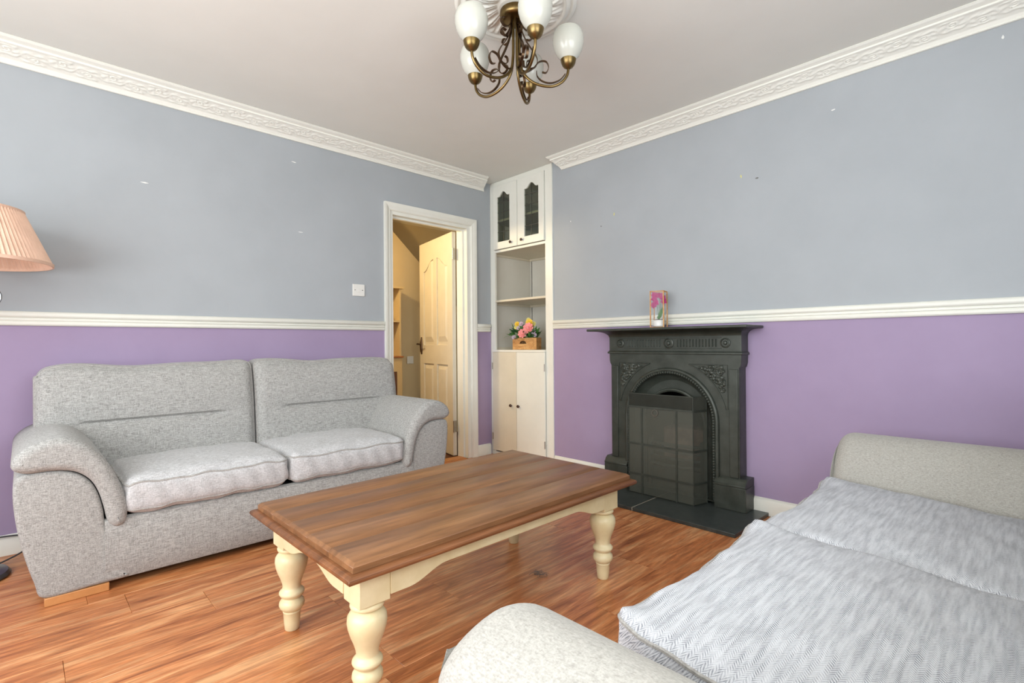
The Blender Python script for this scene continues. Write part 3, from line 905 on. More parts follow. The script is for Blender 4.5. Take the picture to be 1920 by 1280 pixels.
# plinth blocks
for s in (-1, 1):
    g = G(); a, b = FX+s*0.300, FX+s*0.486
    lo, hi = min(a, b), max(a, b)
    g.box(lo, hi, YF-0.030, YR-0.003, 0.0215, 0.158)
    part('plinth_block', g, 'iron', fr, bevel=0.003)
    g = G()
    lo2, hi2 = lo, hi
    ps = [(YF-0.034, 0.159), (YF-0.034, 0.170), (YF-0.026, 0.176), (YF-0.020, 0.190), (YF-0.004, 0.202), (YF, 0.206), (YR-0.004, 0.206), (YR-0.004, 0.159)]
    g.prism(ps, 'x', lo2+0.002, hi2-(0.008 if s > 0 else -0.008)*0 - 0.002)
    part('plinth_cap', g, 'iron', fr, bevel=0.0015, bseg=1)
# raised pilaster strips
for s in (-1, 1):
    g = G(); a, b = FX+s*0.385, FX+s*0.436; g.box(min(a,b), max(a,b), YF-0.007, YF+0.001, 0.207, 0.84); part('pilaster', g, 'iron', fr, bevel=0.003)
# beaded arch
ap = [(FX+0.312, YF-0.006, 0.03)] + [(x, YF-0.006, z) for x, z in arcpts(FX, SPZ, 0.312, 0, PI, 48)] + [(FX-0.312, YF-0.006, 0.03)]
g = G(); g.tube(ap, 0.013, 10)
part('arch_moulding', g, 'iron', fr, smooth=True)
g = G()
path = []
for k in range(28): path.append((FX+0.2955, 0.06+(SPZ-0.06)*k/28))
path += arcpts(FX, SPZ, 0.2955, 0, PI, 56)
for k in range(1, 29): path.append((FX-0.2955, SPZ-(SPZ-0.06)*k/28))
for (x, z) in path: g.ball((x, YF-0.013, z), 0.0092, seg=6, rings=4)
part('beading', g, 'iron', fr, smooth=True, kind='stuff')
# reveal ring sloping back to the hood
rg = [(RA-0.002, YF+0.004), (RA-0.020, YF+0.03), (RA-0.045, YF+0.05), (RA-0.06, YF+0.055)]
g = G(); vs = []; N = 40
def ringp(r, y): return [(FX+r, y, 0.022)] + [(x, y, z) for x, z in arcpts(FX, SPZ, r, 0, PI, N)] + [(FX-r, y, 0.022)]
for r, y in rg: vs += ringp(r, y)
m = N+3; fs = []
for i in range(len(rg)-1):
    for k in range(m-1): fs.append((i*m+k, i*m+k+1, (i+1)*m+k+1, (i+1)*m+k))
g.add(vs, fs); part('reveal', g, 'iron', fr, smooth=True, fix=False)
# hood plate with a lower arched mouth
ol = archloop(RA-0.055, 0.022, 36)
hz0 = 0.478; hr = 0.205
il = [(FX+hr, 0.03)] + arcpts(FX, hz0, hr, 0, PI, 30) + [(FX-hr, 0.03)]
g = holed(ol, [il], 'y', YF+0.052, YF+0.062); part('hood_plate', g, 'iron', fr, bevel=0.002)
g = G(); g.tube([(FX+hr+0.008, YF+0.046, 0.03)] + [(x, YF+0.046, z) for x, z in arcpts(FX, hz0, hr+0.008, 0, PI, 36)] + [(FX-hr-0.008, YF+0.046, 0.03)], 0.012, 8)
part('hood_ring', g, 'iron', fr, smooth=True)
# firebox
g = G(); y1 = YR+0.30; y0 = YF+0.063
vs = [(FX-0.24, y0, 0.022), (FX+0.24, y0, 0.022), (FX+0.24, y0, 0.75), (FX-0.24, y0, 0.75), (FX-0.19, y1, 0.022), (FX+0.19, y1, 0.022), (FX+0.19, y1, 0.70), (FX-0.19, y1, 0.70)]
g.add(vs, [(0,1,5,4), (1,2,6,5), (2,3,7,6), (3,0,4,7), (4,5,6,7)]); part('firebox', g, 'soot', fr, fix=False)
g = G(); g.box(FX-0.165, FX+0.165, y0+0.14, y1-0.02, 0.20, 0.42); part('fireback', g, 'firebrick', fr, bevel=0.02, label='pale pinkish firebrick back')
# grate: bowed bars
for k, z in enumerate((0.20, 0.245, 0.29, 0.335)):
    g = G(); pts = [(FX-0.18+0.36*i/16, YF+0.075-0.035*math.sin(PI*i/16), z) for i in range(17)]
    g.tube(pts, 0.010, 8); part('grate_bar', g, 'iron', fr, smooth=True)
g = G(); g.box(FX-0.19, FX-0.172, YF+0.063, YF+0.095, 0.03, 0.37); g.box(FX+0.172, FX+0.19, YF+0.063, YF+0.095, 0.03, 0.37); g.box(FX-0.17, FX+0.17, YF+0.08, YF+0.09, 0.03, 0.17)
part('grate_front', g, 'iron', fr, bevel=0.002)
# spandrel ornament: sunk triangle frames and leafy relief
def in_sp(x, z): return 0.012 < (0.368-abs(x)) and z < 0.853 and math.hypot(x, z-SPZ) > 0.385 and z > 0.55
for s in (-1, 1):
    pth = [(FX+s*0.375, YF-0.002, 0.60)] + [(FX+s*0.375, YF-0.002, 0.862)] + [(FX+s*0.135, YF-0.002, 0.862)]
    a0 = math.atan2(0.862-SPZ, 0.135); a1 = math.atan2(0.60-SPZ, 0.375)
    pth += [(FX+s*0.375*math.cos(a0+(a1-a0)*i/14), YF-0.002, SPZ+0.375*math.sin(a0+(a1-a0)*i/14)) for i in range(15)]
    g = G(); g.tube(pth, 0.0035, 6, loop=False); part('spandrel_border', g, 'iron', fr, smooth=True)
    g = G(); rr = random.Random(11)
    cnt = 0
    while cnt < 70:
        x = rr.uniform(0.10, 0.365); z = rr.uniform(0.6, 0.852)
        if not in_sp(x, z): continue
        g.ball((FX+s*x, YF-0.001, z), rr.uniform(0.006, 0.012), sc=(rr.uniform(.7, 1.5), 0.6, rr.uniform(.6, 1.4)), seg=7, rings=5); cnt += 1
    for (cx_, cz_, q) in ((0.335, 0.82, 0.026), (0.28, 0.835, 0.018), (0.345, 0.765, 0.018), (0.35, 0.71, 0.013), (0.225, 0.842, 0.010)):
        sp = [(FX+s*(cx_+q*(1-i/26)*math.cos(i*0.5)), YF-0.004, cz_+q*(1-i/26)*math.sin(i*0.5)) for i in range(25)]
        g.tube(sp, 0.0035, 5)
    part('spandrel_ornament', g, 'iron', fr, smooth=True, kind='stuff', label='leafy cast relief')
# frieze ornament
g = G(); z0, z1 = 0.962, 1.026
for zz in (z0, z1): g.box(FX-0.34, FX+0.34, YF-0.004, YF+0.001, zz-0.003, zz+0.003)
part('frieze_border', g, 'iron', fr, bevel=0.001, bseg=1)
for sx in (-1, 1):
    for k in range(13):
        x = FX + sx*(0.062 + 0.0205*k)
        g = G(); g.add(*(lambda c, h: ([(c-0.006, YF+0.001, z0+0.008), (c+0.006, YF+0.001, z0+0.008), (c+0.006, YF+0.001, z1-0.008), (c-0.006, YF+0.001, z1-0.008), (c, YF-0.007, z0+0.014), (c, YF-0.007, z1-0.014)],
                       [(0,1,4), (1,2,5,4), (2,3,5), (3,0,4,5)]))(x, 0))
        part('flute', g, 'iron', fr)
for x, r in ((FX-0.365, 0.030), (FX, 0.034), (FX+0.365, 0.030)):
    g = G(); mm = Matrix.Rotation(PI/2, 4, 'X')
    g.lathe([(r, -0.002), (r, 0.006), (r*0.8, 0.009), (r*0.7, 0.004), (r*0.45, 0.004), (r*0.3, 0.012), (0.0001, 0.014)], (x, YF, (z0+z1)/2), 20, mm)
    part('roundel', g, 'iron', fr, smooth=True)

# hearth of two slate slabs
he = thing('hearth', (FX, 2.84, 0), 'dark slate hearth slabs on the floor in front of the fireplace', 'hearth')
hx0, hx1, hy0 = -2.23, -1.072, 2.603
g = G(); g.box(hx0+0.003, hx1-0.003, hy0+0.003, YR-0.017, 0.0005, 0.014); part('bed', g, 'grout', he)
g = G(); g.box(hx0, -1.682, hy0, YR-0.017, 0.001, 0.0215); part('slab', g, 'slate', he, bevel=0.002)
g = G(); g.box(-1.677, hx1, hy0, YR-0.017, 0.001, 0.0215); part('slab', g, 'slate', he, bevel=0.002)
g = G(); g.box(-1.682, -1.677, hy0+0.002, YR-0.02, 0.010, 0.0205); part('grout_line', g, 'grout', he)

# folding spark guard
sg = thing('spark_guard', (FX, 2.88, 0.0215), 'black folding wire mesh fire guard standing in the arched opening', 'fire guard')
gy = 2.872; gxl, gxr = -1.868, -1.425; gt, gb = 0.672, 0.024
gyb = 2.985
def gpt(panel, u, z):
    if panel == 'f': return (gxl + (gxr-gxl)*u, gy, z)
    if panel == 'r': return (gxr + 0.030*u, gy + (gyb-gy)*u, z)
    return (gxl - 0.030*u, gy + (gyb-gy)*u, z)
zbars = (0.585, 0.345, 0.150)
for pn in ('f', 'r', 'l'):
    q = [gpt(pn, 0, gb+0.004), gpt(pn, 1, gb+0.004), gpt(pn, 1, gt-0.002), gpt(pn, 0, gt-0.002)]
    g = G(); g.add(q, [(0,1,2,3)]); part('mesh_panel', g, 'mesh', sg, fix=False)
    g = G(); z = 0.59
    q = [gpt(pn, 0, z), gpt(pn, 1, z), gpt(pn, 1, gt-0.003), gpt(pn, 0, gt-0.003)]
    q2 = [(a, b+0.002, c) for a, b, c in q]
    g.add(q+q2, [(0,1,2,3), (7,6,5,4), (0,4,5,1), (1,5,6,2), (2,6,7,3), (3,7,4,0)]); part('top_plate', g, 'guard', sg)
    g = G(); g.tube([gpt(pn, 0, gb), gpt(pn, 1, gb), gpt(pn, 1, gt), gpt(pn, 0, gt)], 0.0035, 6, loop=True); part('frame', g, 'iron', sg, smooth=True)
    for z in zbars:
        g = G(); a, b = Vector(gpt(pn, 0, z)), Vector(gpt(pn, 1, z)); off = Vector((0, -0.0045, 0)) if pn == 'f' else Vector(((0.0035 if pn == 'r' else -0.0035), 0, 0))
        g.tube([a+off, b+off], 0.004, 4, flat=(0.006, 0.0015), nrm=(0,0,1)); part('strap', g, 'iron', sg)
for u in (0.22, 0.76):
    g = G(); a, b = Vector(gpt('f', u, gb)), Vector(gpt('f', u, 0.585)); off = Vector((0, -0.0030, 0))
    g.tube([a+off, b+off], 0.004, 4, flat=(0.006, 0.0015), nrm=(1,0,0)); part('strap', g, 'iron', sg)
g = G(); rc = (-1.675, gy-0.006, 0.555)
g.tube([(rc[0]+0.020*math.cos(a*PI/12), rc[1], rc[2]+0.020*math.sin(a*PI/12)) for a in range(24)], 0.0022, 6, loop=True)
part('pull_ring', g, 'steel', sg, smooth=True, label='small round pull ring')

# orchid in a clear gift box on the mantel
oc = thing('orchid_box', (-1.70, 2.97, 1.094), 'magenta orchid in a tall clear box with wooden edges, standing on the mantel shelf', 'orchid')
rot2 = Matrix.Rotation(math.radians(14), 4, 'Z'); co2 = Vector((-1.70, 2.97, 1.094))
def ro(g): g.v = [tuple(rot2 @ Vector(p) + co2) for p in g.v]; return g
a = 0.042; hh = 0.238
for sx in (-1, 1):
    for sy in (-1, 1):
        g = G(); g.box(sx*a-0.003, sx*a+0.003, sy*a-0.003, sy*a+0.003, 0.0005, hh); part('corner_post', ro(g), 'pine', oc)
g = G()
for sx in (-1, 1):
    for z in (0.0005, hh-0.006): g.box(sx*a-0.002, sx*a+0.002, -a+0.003, a-0.003, z, z+0.005); g.box(-a+0.003, a-0.003, sx*a-0.002, sx*a+0.002, z, z+0.005)
part('rail', ro(g), 'pine', oc, kind='stuff')
g = G()
for sx in (-1, 1): g.box(sx*(a)-0.0005, sx*(a)+0.0005, -a+0.003, a-0.003, 0.006, hh-0.006); g.box(-a+0.003, a-0.003, sx*a-0.0005, sx*a+0.0005, 0.006, hh-0.006)
part('clear_panel', ro(g), 'acetate', oc)
g = G(); g.lathe([(0.024, 0.004), (0.034, 0.012), (0.037, 0.032), (0.031, 0.046), (0.033, 0.05)], (0,0,0), 20); part('pot', ro(g), 'plastic', oc, smooth=True, label='white pot')
g = G(); r3 = random.Random(5)
for k in range(26):
    an = r3.uniform(0, 6.28); q = r3.uniform(0, 0.028); g.ball((q*math.cos(an), q*math.sin(an), 0.051), 0.0065, sc=(1,1,0.8), seg=6, rings=4)
part('pebbles', ro(g), 'pebble', oc, kind='stuff')
for (dx, dy, L, wd, bend) in ((0.55, -0.3, 0.095, 0.018, 0.08), (-0.5, -0.1, 0.095, 0.010, -0.1), (0.75, 0.5, 0.06, 0.012, 0.4), (0.2, -0.8, 0.05, 0.012, 0.5)):
    g = G(); leafblade(g, (0.0, 0, 0.055), (dx, dy, 1.5), L, wd, bend); part('leaf', ro(g), 'leafg', oc, smooth=True, fix=False)
g = G(); st1 = crom([(0, 0, 0.05), (-0.006, -0.004, 0.13), (-0.010, -0.012, 0.20), (-0.022, -0.02, 0.215), (-0.03, -0.026, 0.19)], 4); g.tube(st1, 0.0014, 5)
g.tube(crom([(0, 0, 0.05), (0.008, 0.0, 0.13), (0.01, -0.006, 0.205), (0.022, -0.008, 0.200), (0.032, -0.008, 0.17)], 4), 0.0014, 5)
part('stem', ro(g), 'leafg', oc)
for c_ in ((-0.022, -0.030, 0.185), (-0.010, -0.032, 0.160), (-0.026, -0.03, 0.145), (-0.008, -0.028, 0.205), (0.018, -0.025, 0.205), (0.030, -0.016, 0.190), (0.034, -0.012, 0.168), (-0.022, -0.026, 0.212)):
    g = G(); bloom(g, c_, 0.021, 5, 2, (0.5, -1, 0.1)); part('flower', ro(g), 'magenta', oc, smooth=True, fix=False)

# ------------------------------------------------------------ coffee table
tb = thing('coffee_table', (-1.5575, 1.2225, 0), 'long low coffee table, brown wooden top on cream turned legs, between the sofas', 'table')
tx0, tx1, ty0, ty1 = -1.937, -1.178, 0.575, 1.870
g = G()
n = 5
g2 = G(); lip = []
for (ins, z) in ((0.012, 0.400), (0.003, 0.403), (0.0, 0.410), (0.002, 0.417), (0.010, 0.421), (0.014, 0.4215)):
    lip.append([(tx0+ins, ty0+ins, z), (tx1-ins, ty0+ins, z), (tx1-ins, ty1-ins, z), (tx0+ins, ty1-ins, z)])
vs = [p for r in lip for p in r]; fs = [(3,2,1,0)]
for i in range(len(lip)-1):
    for k in range(4): fs.append((i*4+k, i*4+(k+1) % 4, (i+1)*4+(k+1) % 4, (i+1)*4+k))
fs.append(tuple((len(lip)-1)*4+k for k in range(4)))
g2.add(vs, fs); part('edge_moulding', g2, 'tableedge', tb, bevel=0.0015, bseg=1, loc=(-1.55, 1.22, 0.4))
# upper tier: five boards, with the moulded rim along both long sides and both ends
ux0, ux1, uy0, uy1 = tx0+0.022, tx1-0.022, ty0+0.022, ty1-0.022
bwid = (ux1-ux0)/5
for k in range(5):
    g = G(); a_, b_ = ux0+k*bwid, ux0+(k+1)*bwid
    la = 0.010 if k == 0 else 0.0005; lb = 0.010 if k == 4 else 0.0005
    zt, zm, zb_ = 0.446, 0.438, 0.4218
    vs = [(a_+0.0003, uy0, zb_), (b_-0.0003, uy0, zb_), (b_-0.0003, uy1, zb_), (a_+0.0003, uy1, zb_),
          (a_+0.0003, uy0, zm), (b_-0.0003, uy0, zm), (b_-0.0003, uy1, zm), (a_+0.0003, uy1, zm),
          (a_+la, uy0+0.010, zt), (b_-lb, uy0+0.010, zt), (b_-lb, uy1-0.010, zt), (a_+la, uy1-0.010, zt)]
    g.add(vs, [(0,3,2,1), (0,1,5,4), (1,2,6,5), (2,3,7,6), (3,0,4,7), (4,5,9,8), (5,6,10,9), (6,7,11,10), (7,4,8,11), (8,9,10,11)])
    part('board', g, 'tabletop', tb, loc=((a_+b_)/2, 1.2, 0.43), bevel=0.0006, bseg=1)
lx = (-1.835, -1.290); ly = (0.683, 1.775); bs = 0.046
# aprons
def apron(u0, u1, ztop=0.399, zlow=0.312, zhigh=0.345):
    d = 0.13; pts = [(u0, ztop), (u0, zlow)]
    for i in range(9):
        t = i/8; e = t*t*(3-2*t); pts.append((u0+0.06+d*t, zlow + (zhigh-zlow)*e))
    for i in range(9):
        t = 1-i/8; e = t*t*(3-2*t); pts.append((u1-0.06-d*t, zlow + (zhigh-zlow)*e))
    pts += [(u1, zlow), (u1, ztop)]
    return pts
for x in lx:
    s = -1 if x == lx[0] else 1
    g = G(); xo = x + s*(bs-0.008); g.prism(apron(ly[0]+bs+0.0005, ly[1]-bs-0.0005), 'x', xo-0.010, xo+0.010)
    part('apron', g, 'tablecream', tb, bevel=0.001, bseg=1)
for y in ly:
    s = -1 if y == ly[0] else 1
    g = G(); yo = y + s*(bs-0.008); g.prism(apron(lx[0]+bs+0.0005, lx[1]-bs-0.0005), 'y', yo-0.010, yo+0.010)
    part('apron', g, 'tablecream', tb, bevel=0.001, bseg=1)
legprof = [(0.0, 0.0), (0.021, 0.0), (0.024, 0.004), (0.0265, 0.03), (0.0285, 0.062), (0.031, 0.066), (0.028, 0.069), (0.032, 0.073), (0.039, 0.080), (0.0425, 0.090), (0.041, 0.100), (0.035, 0.108),
           (0.029, 0.113), (0.031, 0.117), (0.038, 0.122), (0.0425, 0.130), (0.041, 0.137), (0.034, 0.143), (0.030, 0.150), (0.0315, 0.165), (0.038, 0.185), (0.046, 0.205), (0.052, 0.225), (0.0545, 0.242), (0.053, 0.257),
           (0.046, 0.268), (0.037, 0.274), (0.033, 0.277), (0.040, 0.279), (0.046, 0.283), (0.047, 0.289), (0.044, 0.295), (0.038, 0.2985), (0.0, 0.2985)]
for x in lx:
    for y in ly:
        g = G(); g.lathe(legprof, (x, y, 0), 32)
        g.box(x-bs, x+bs, y-bs, y+bs, 0.2987, 0.3995)
        part('leg', g, 'tablecream', tb, smooth=True, bevel=0.002)

# ------------------------------------------------------------ sofas
def smooth_loop(pts, n=5): return [(p.x, p.y) for p in crom([(a, b, 0) for a, b in pts], n, loop=True)]
def pillow_extrude(prof, d0, d1, r, steps=5, mirror=False, W2=1.0, slope=0.0):
    """closed profile (s,z) pulled from depth d0 (rounded front) to d1"""
    n = len(prof); A = sum(prof[i][0]*prof[(i+1) % n][1]-prof[(i+1) % n][0]*prof[i][1] for i in range(n))
    sg_ = 1 if A > 0 else -1
    nr = []
    for i in range(n):
        a, b = prof[i-1], prof[(i+1) % n]; tx, tz = b[0]-a[0], b[1]-a[1]; L = math.hypot(tx, tz) or 1
        nr.append((-tz/L*sg_, tx/L*sg_))      # inward
    secs = []
    for k in range(steps+1):
        a = PI/2*k/steps; secs.append((d0 + r*(1-math.sin(a)), r*(1-math.cos(a))))
    secs = secs[::-1]
    secs = [(d, i) for d, i in secs]
    g = G(); vs = []
    for (d, ins) in secs + [(d0+(d1-d0)*0.35, 0), (d0+(d1-d0)*0.7, 0), (d1, 0)]:
        for (s, z), (nx, nz) in zip(prof, nr):
            ss = s + nx*ins; zz = z + nz*ins + slope*max(0, (d-d0))
            X = -W2 + ss
            if mirror: X = -X
            vs.append((X, d, zz))
    m = n; K = len(secs)+3; fs = []
    for i in range(K-1):
        for k in range(m): fs.append((i*m+k, i*m+(k+1) % m, (i+1)*m+(k+1) % m, (i+1)*m+k))
    g.add(vs, fs)
    for q in (0, K-1):
        bm = bmesh.new(); bv = [bm.verts.new(vs[q*m+k]) for k in range(m)]
        es = [bm.edges.new((bv[k], bv[(k+1) % m])) for k in range(m)]
        bmesh.ops.triangle_fill(bm, use_beauty=True, edges=es); bm.verts.index_update()
        g.add([v.co[:] for v in bm.verts], [tuple(v.index for v in f.verts) for f in bm.faces]); bm.free()
    return g
pad_prof = smooth_loop([(0.00, 0.545), (0.004, 0.585), (0.045, 0.625), (0.115, 0.648), (0.175, 0.638), (0.225, 0.602), (0.270, 0.545), (0.305, 0.475), (0.332, 0.40), (0.345, 0.32), (0.335, 0.268), (0.305, 0.258),
                        (0.280, 0.285), (0.268, 0.345), (0.250, 0.415), (0.222, 0.470), (0.175, 0.508), (0.11, 0.522), (0.04, 0.522)], 4)
body_prof = smooth_loop([(0.088, 0.034), (0.060, 0.10), (0.030, 0.22), (0.010, 0.34), (0.002, 0.45), (0.012, 0.508), (0.06, 0.522), (0.12, 0.520), (0.18, 0.500), (0.224, 0.460), (0.250, 0.405), (0.265, 0.34),
                         (0.272, 0.28), (0.290, 0.20), (0.318, 0.12), (0.350, 0.055), (0.342, 0.036), (0.28, 0.0345), (0.22, 0.034)], 4)
def make_sofa(name, label, loc, rz, W, D, mats, seat_gap, seat_d, zs=1.0, nose=0.034, fwd=0.0, near_in=0.0):
    fab, seatm, pip = mats
    t = thing(name, loc, label, 'sofa', None, rz)
    pp = [(a, b*zs) for a, b in pad_prof]; bp_ = [(a + (0.10*(1-a/0.36) if zs < 1 else 0), 0.034+(b-0.034)*zs) for a, b in body_prof]
    W2 = W/2
    K = dict(parent=t, local=True)
    for mir in (False, True):
        o = weld(part('arm_panel', pillow_extrude(bp_, 0.008+(nose-0.034)*1.4, D-0.04, 0.018, 4, mir, W2), fab, smooth=True, **K))
        o = weld(part('arm_pad', pillow_extrude(pp, -0.016, D-0.10, nose, 8, mir, W2), fab, smooth=True, **K))
    # front rail, gently bellied
    g = G(); vs = []; xs = [-W2+0.27+(W-0.54)*i/12 for i in range(13)]
    pf = [(0.05, 0.285*zs), (0.030, 0.292*zs), (0.014, 0.284*zs), (0.006, 0.262*zs), (0.002, 0.20), (0.003, 0.12), (0.010, 0.06), (0.020, 0.036), (0.035, 0.034), (0.05, 0.034)]
    for x in xs:
        for (d, z) in pf: vs.append((x, d, z))
    m = len(pf); fs = [(i*m+k, i*m+k+1, (i+1)*m+k+1, (i+1)*m+k) for i in range(12) for k in range(m-1)]
    fs += [tuple(range(m)), tuple(12*m+k for k in range(m))]
    g.add(vs, fs); part('front_rail', g, fab, smooth=True, **K)
    g = G(); g.box(-W2+0.20, W2-0.20, 0.052, D-0.12, 0.05, 0.282*zs); part('seat_base', g, 'black', **K)
    # back frame
    g = G(); g.box(-W2+0.11, W2-0.11, D-0.13, D-0.005, 0.04, 0.80); part('back_frame', g, fab, bevel=0.03, bseg=3, **K)
    # seat cushions
    cw = (W - 2*seat_gap - near_in)/2
    for k in (0, 1):
        cx = -W2 + seat_gap + cw*(k+0.5)
        wr_ = 0.006
        h = 0.150 if seatm != 'herring' else 0.165
        drop = 0.010 if (seatm == 'herring' and k == 0) else 0.0
        def sag(p, x, y, z, k=k):
            if seatm == 'herring':
                c4 = x**4
                if y < 0: p.y += 0.034*(1-x*x)*(-y)**3*(0.5+0.5*z) - 0.012*c4*(-y)**3
                p.z += 0.016*c4*(-y if y < 0 else 0)**2*(1 if z > 0 else 0) - 0.022*(y+1)
                kk = (abs(x)**7)*(abs(y)**7); p.x -= 0.022*kk*(1 if x > 0 else -1); p.y -= 0.022*kk*(1 if y > 0 else -1)
            return p
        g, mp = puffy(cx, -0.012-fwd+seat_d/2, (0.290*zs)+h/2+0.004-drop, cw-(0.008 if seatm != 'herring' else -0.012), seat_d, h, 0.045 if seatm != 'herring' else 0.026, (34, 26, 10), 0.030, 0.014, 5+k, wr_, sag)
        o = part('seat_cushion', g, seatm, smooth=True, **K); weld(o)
        loop = []
        N = 28
        E = 0.985
        for i in range(N): loop.append(mp(-E+2*E*i/N, -1, 0.80))
        for i in range(N): loop.append(mp(1, -E+2*E*i/N, 0.80))
        for i in range(N): loop.append(mp(E-2*E*i/N, 1, 0.80))
        for i in range(N): loop.append(mp(-1, E-2*E*i/N, 0.80))
        gg = G(); gg.tube(loop, 0.0048, 6, loop=True); o2 = part('piping', gg, pip, parent=o, local=True, smooth=True)
        loop = []
        for i in range(N): loop.append(mp(-E+2*E*i/N, -1, -0.80))
        for i in range(N): loop.append(mp(1, -E+2*E*i/N, -0.80))
        for i in range(N): loop.append(mp(E-2*E*i/N, 1, -0.80))
        for i in range(N): loop.append(mp(-1, E-2*E*i/N, -0.80))
        gg = G(); gg.tube(loop, 0.0042, 6, loop=True); part('piping', gg, pip, parent=o, local=True, smooth=True)
    # back cushions, leaning, with one stitched crease each
    bw_ = (W - 2*0.062)/2
    for k in (0, 1):
        cx = -W2 + 0.062 + bw_*(k+0.5); sgn = -1 if k == 0 else 1
        def fn(p, x, y, z, sgn=sgn):
            zz = p.z                                     # -.26 .. .26
            p.y += 0.17*(zz+0.25)*0.55 + (0.05 if z > 0 else 0.0)*z*z*0.6
            # crease
            wgt = 1/(1+math.exp((abs(x)-0.66)*40))
            crease = math.exp(-((zz+0.005)/0.0075)**2)*0.026*wgt
            roll = 0.009*math.sin(PI*min(1, max(0, (zz+0.27)/0.27)))*ez(x) + 0.016*math.sin(PI*min(1, max(0, (zz-0.0)/0.27)))*ez(x)
            if y < 0: p.y += crease - roll
            # the outer lower corner is tucked in over the arm
            p.z += -0.010*math.cos(x*PI)*max(0, z)**3 + 0.004*math.sin(x*7)*max(0, z)
            if x*sgn > 0: 
                p.x -= sgn*0.05*max(0, -z)*abs(x)**3 + sgn*0.0
                p.z -= 0.035*max(0, z)**4*abs(x)**8
            return p
        def ez(x): return max(0, 1-abs(x)**4)
        g, mp = puffy(cx, D-0.20, 0.635, bw_-0.006, 0.20, 0.545, 0.055, (56, 8, 60), 0.006, 0.0, 9+k, 0.0, fn)
        o = part('back_cushion', g, fab, smooth=True, **K); weld(o)
        loop = []; N = 30; E = 0.985; Yp = -0.72
        for i in range(N): loop.append(mp(-1, Yp, -E+2*E*i/N))
        for i in range(N): loop.append(mp(-E+2*E*i/N, Yp, 1))
        for i in range(N): loop.append(mp(1, Yp, E-2*E*i/N))
        gg = G(); gg.tube(loop, 0.0042, 6); part('piping', gg, pip, parent=o, local=True, smooth=True)
    for s in (-1, 1):
        for (d0, d1) in ((0.012, 0.09), (D-0.16, D-0.06)):
            g = G(); a, b = s*(W2-0.088), s*(W2-0.285)
            g.box(min(a, b), max(a, b), d0, d1, 0.0, 0.0335); part('foot', g, 'foot', bevel=0.003, label='low beech wood foot', **K)
    return t
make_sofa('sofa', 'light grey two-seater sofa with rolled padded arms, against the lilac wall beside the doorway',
          (-2.640, 0.978, 0), PI/2, 2.014, 0.785, ('fabric', 'fabric_seat_lit', 'piping'), 0.330, 0.56)
make_sofa('sofa', 'light grey sofa with herringbone seat cushions in the foreground, facing the coffee table',
          (-0.612, 1.620, 0), -PI/2, 2.40, 0.93, ('fabric2', 'herring', 'piping'), 0.375, 0.72, 0.905, 0.062, 0.006, 0.085)

# ------------------------------------------------------------ chandelier and rose
CX, CY = -1.548, 1.534
rose = G(); NR, NA = 46, 180; vs = []; fs = []; R0 = 0.262
for i in range(NR+1):
    r = R0*i/NR; t = i/NR
    for k in range(NA):
        a = 2*PI*k/NA
        h = 0.004
        if t > 0.93: h = 0.010*math.sin((1-t)/0.07*PI/2)
        elif t > 0.86: h = 0.007 + 0.003*math.cos((t-0.86)/0.07*PI)
        elif t > 0.80: h = 0.010 + 0.008*math.sin((t-0.80)/0.06*PI)
        elif t > 0.30:
            q = (t-0.30)/0.5
            lob = abs(math.sin(a*8 + 0.6*math.sin(q*3)))
            h = 0.008 + 0.016*math.sin(q*PI)*lob**0.8 + 0.005*math.cos(a*48+q*9)*math.sin(q*PI)
        else: h = 0.020 + 0.006*math.cos(t/0.30*PI)
        vs.append((CX+r*math.cos(a), CY+r*math.sin(a), H - 0.0005 - max(0, h)))
for i in range(NR):
    for k in range(NA):
        k2 = (k+1) % NA; fs.append((i*NA+k, i*NA+k2, (i+1)*NA+k2, (i+1)*NA+k))
rose.add(vs, fs)
o = part('ceiling_rose', rose, 'plaster'); weld(o, 0.00005)
tag(o, 'round white plaster ceiling rose with ribbed leaves above the chandelier', 'ceiling rose')

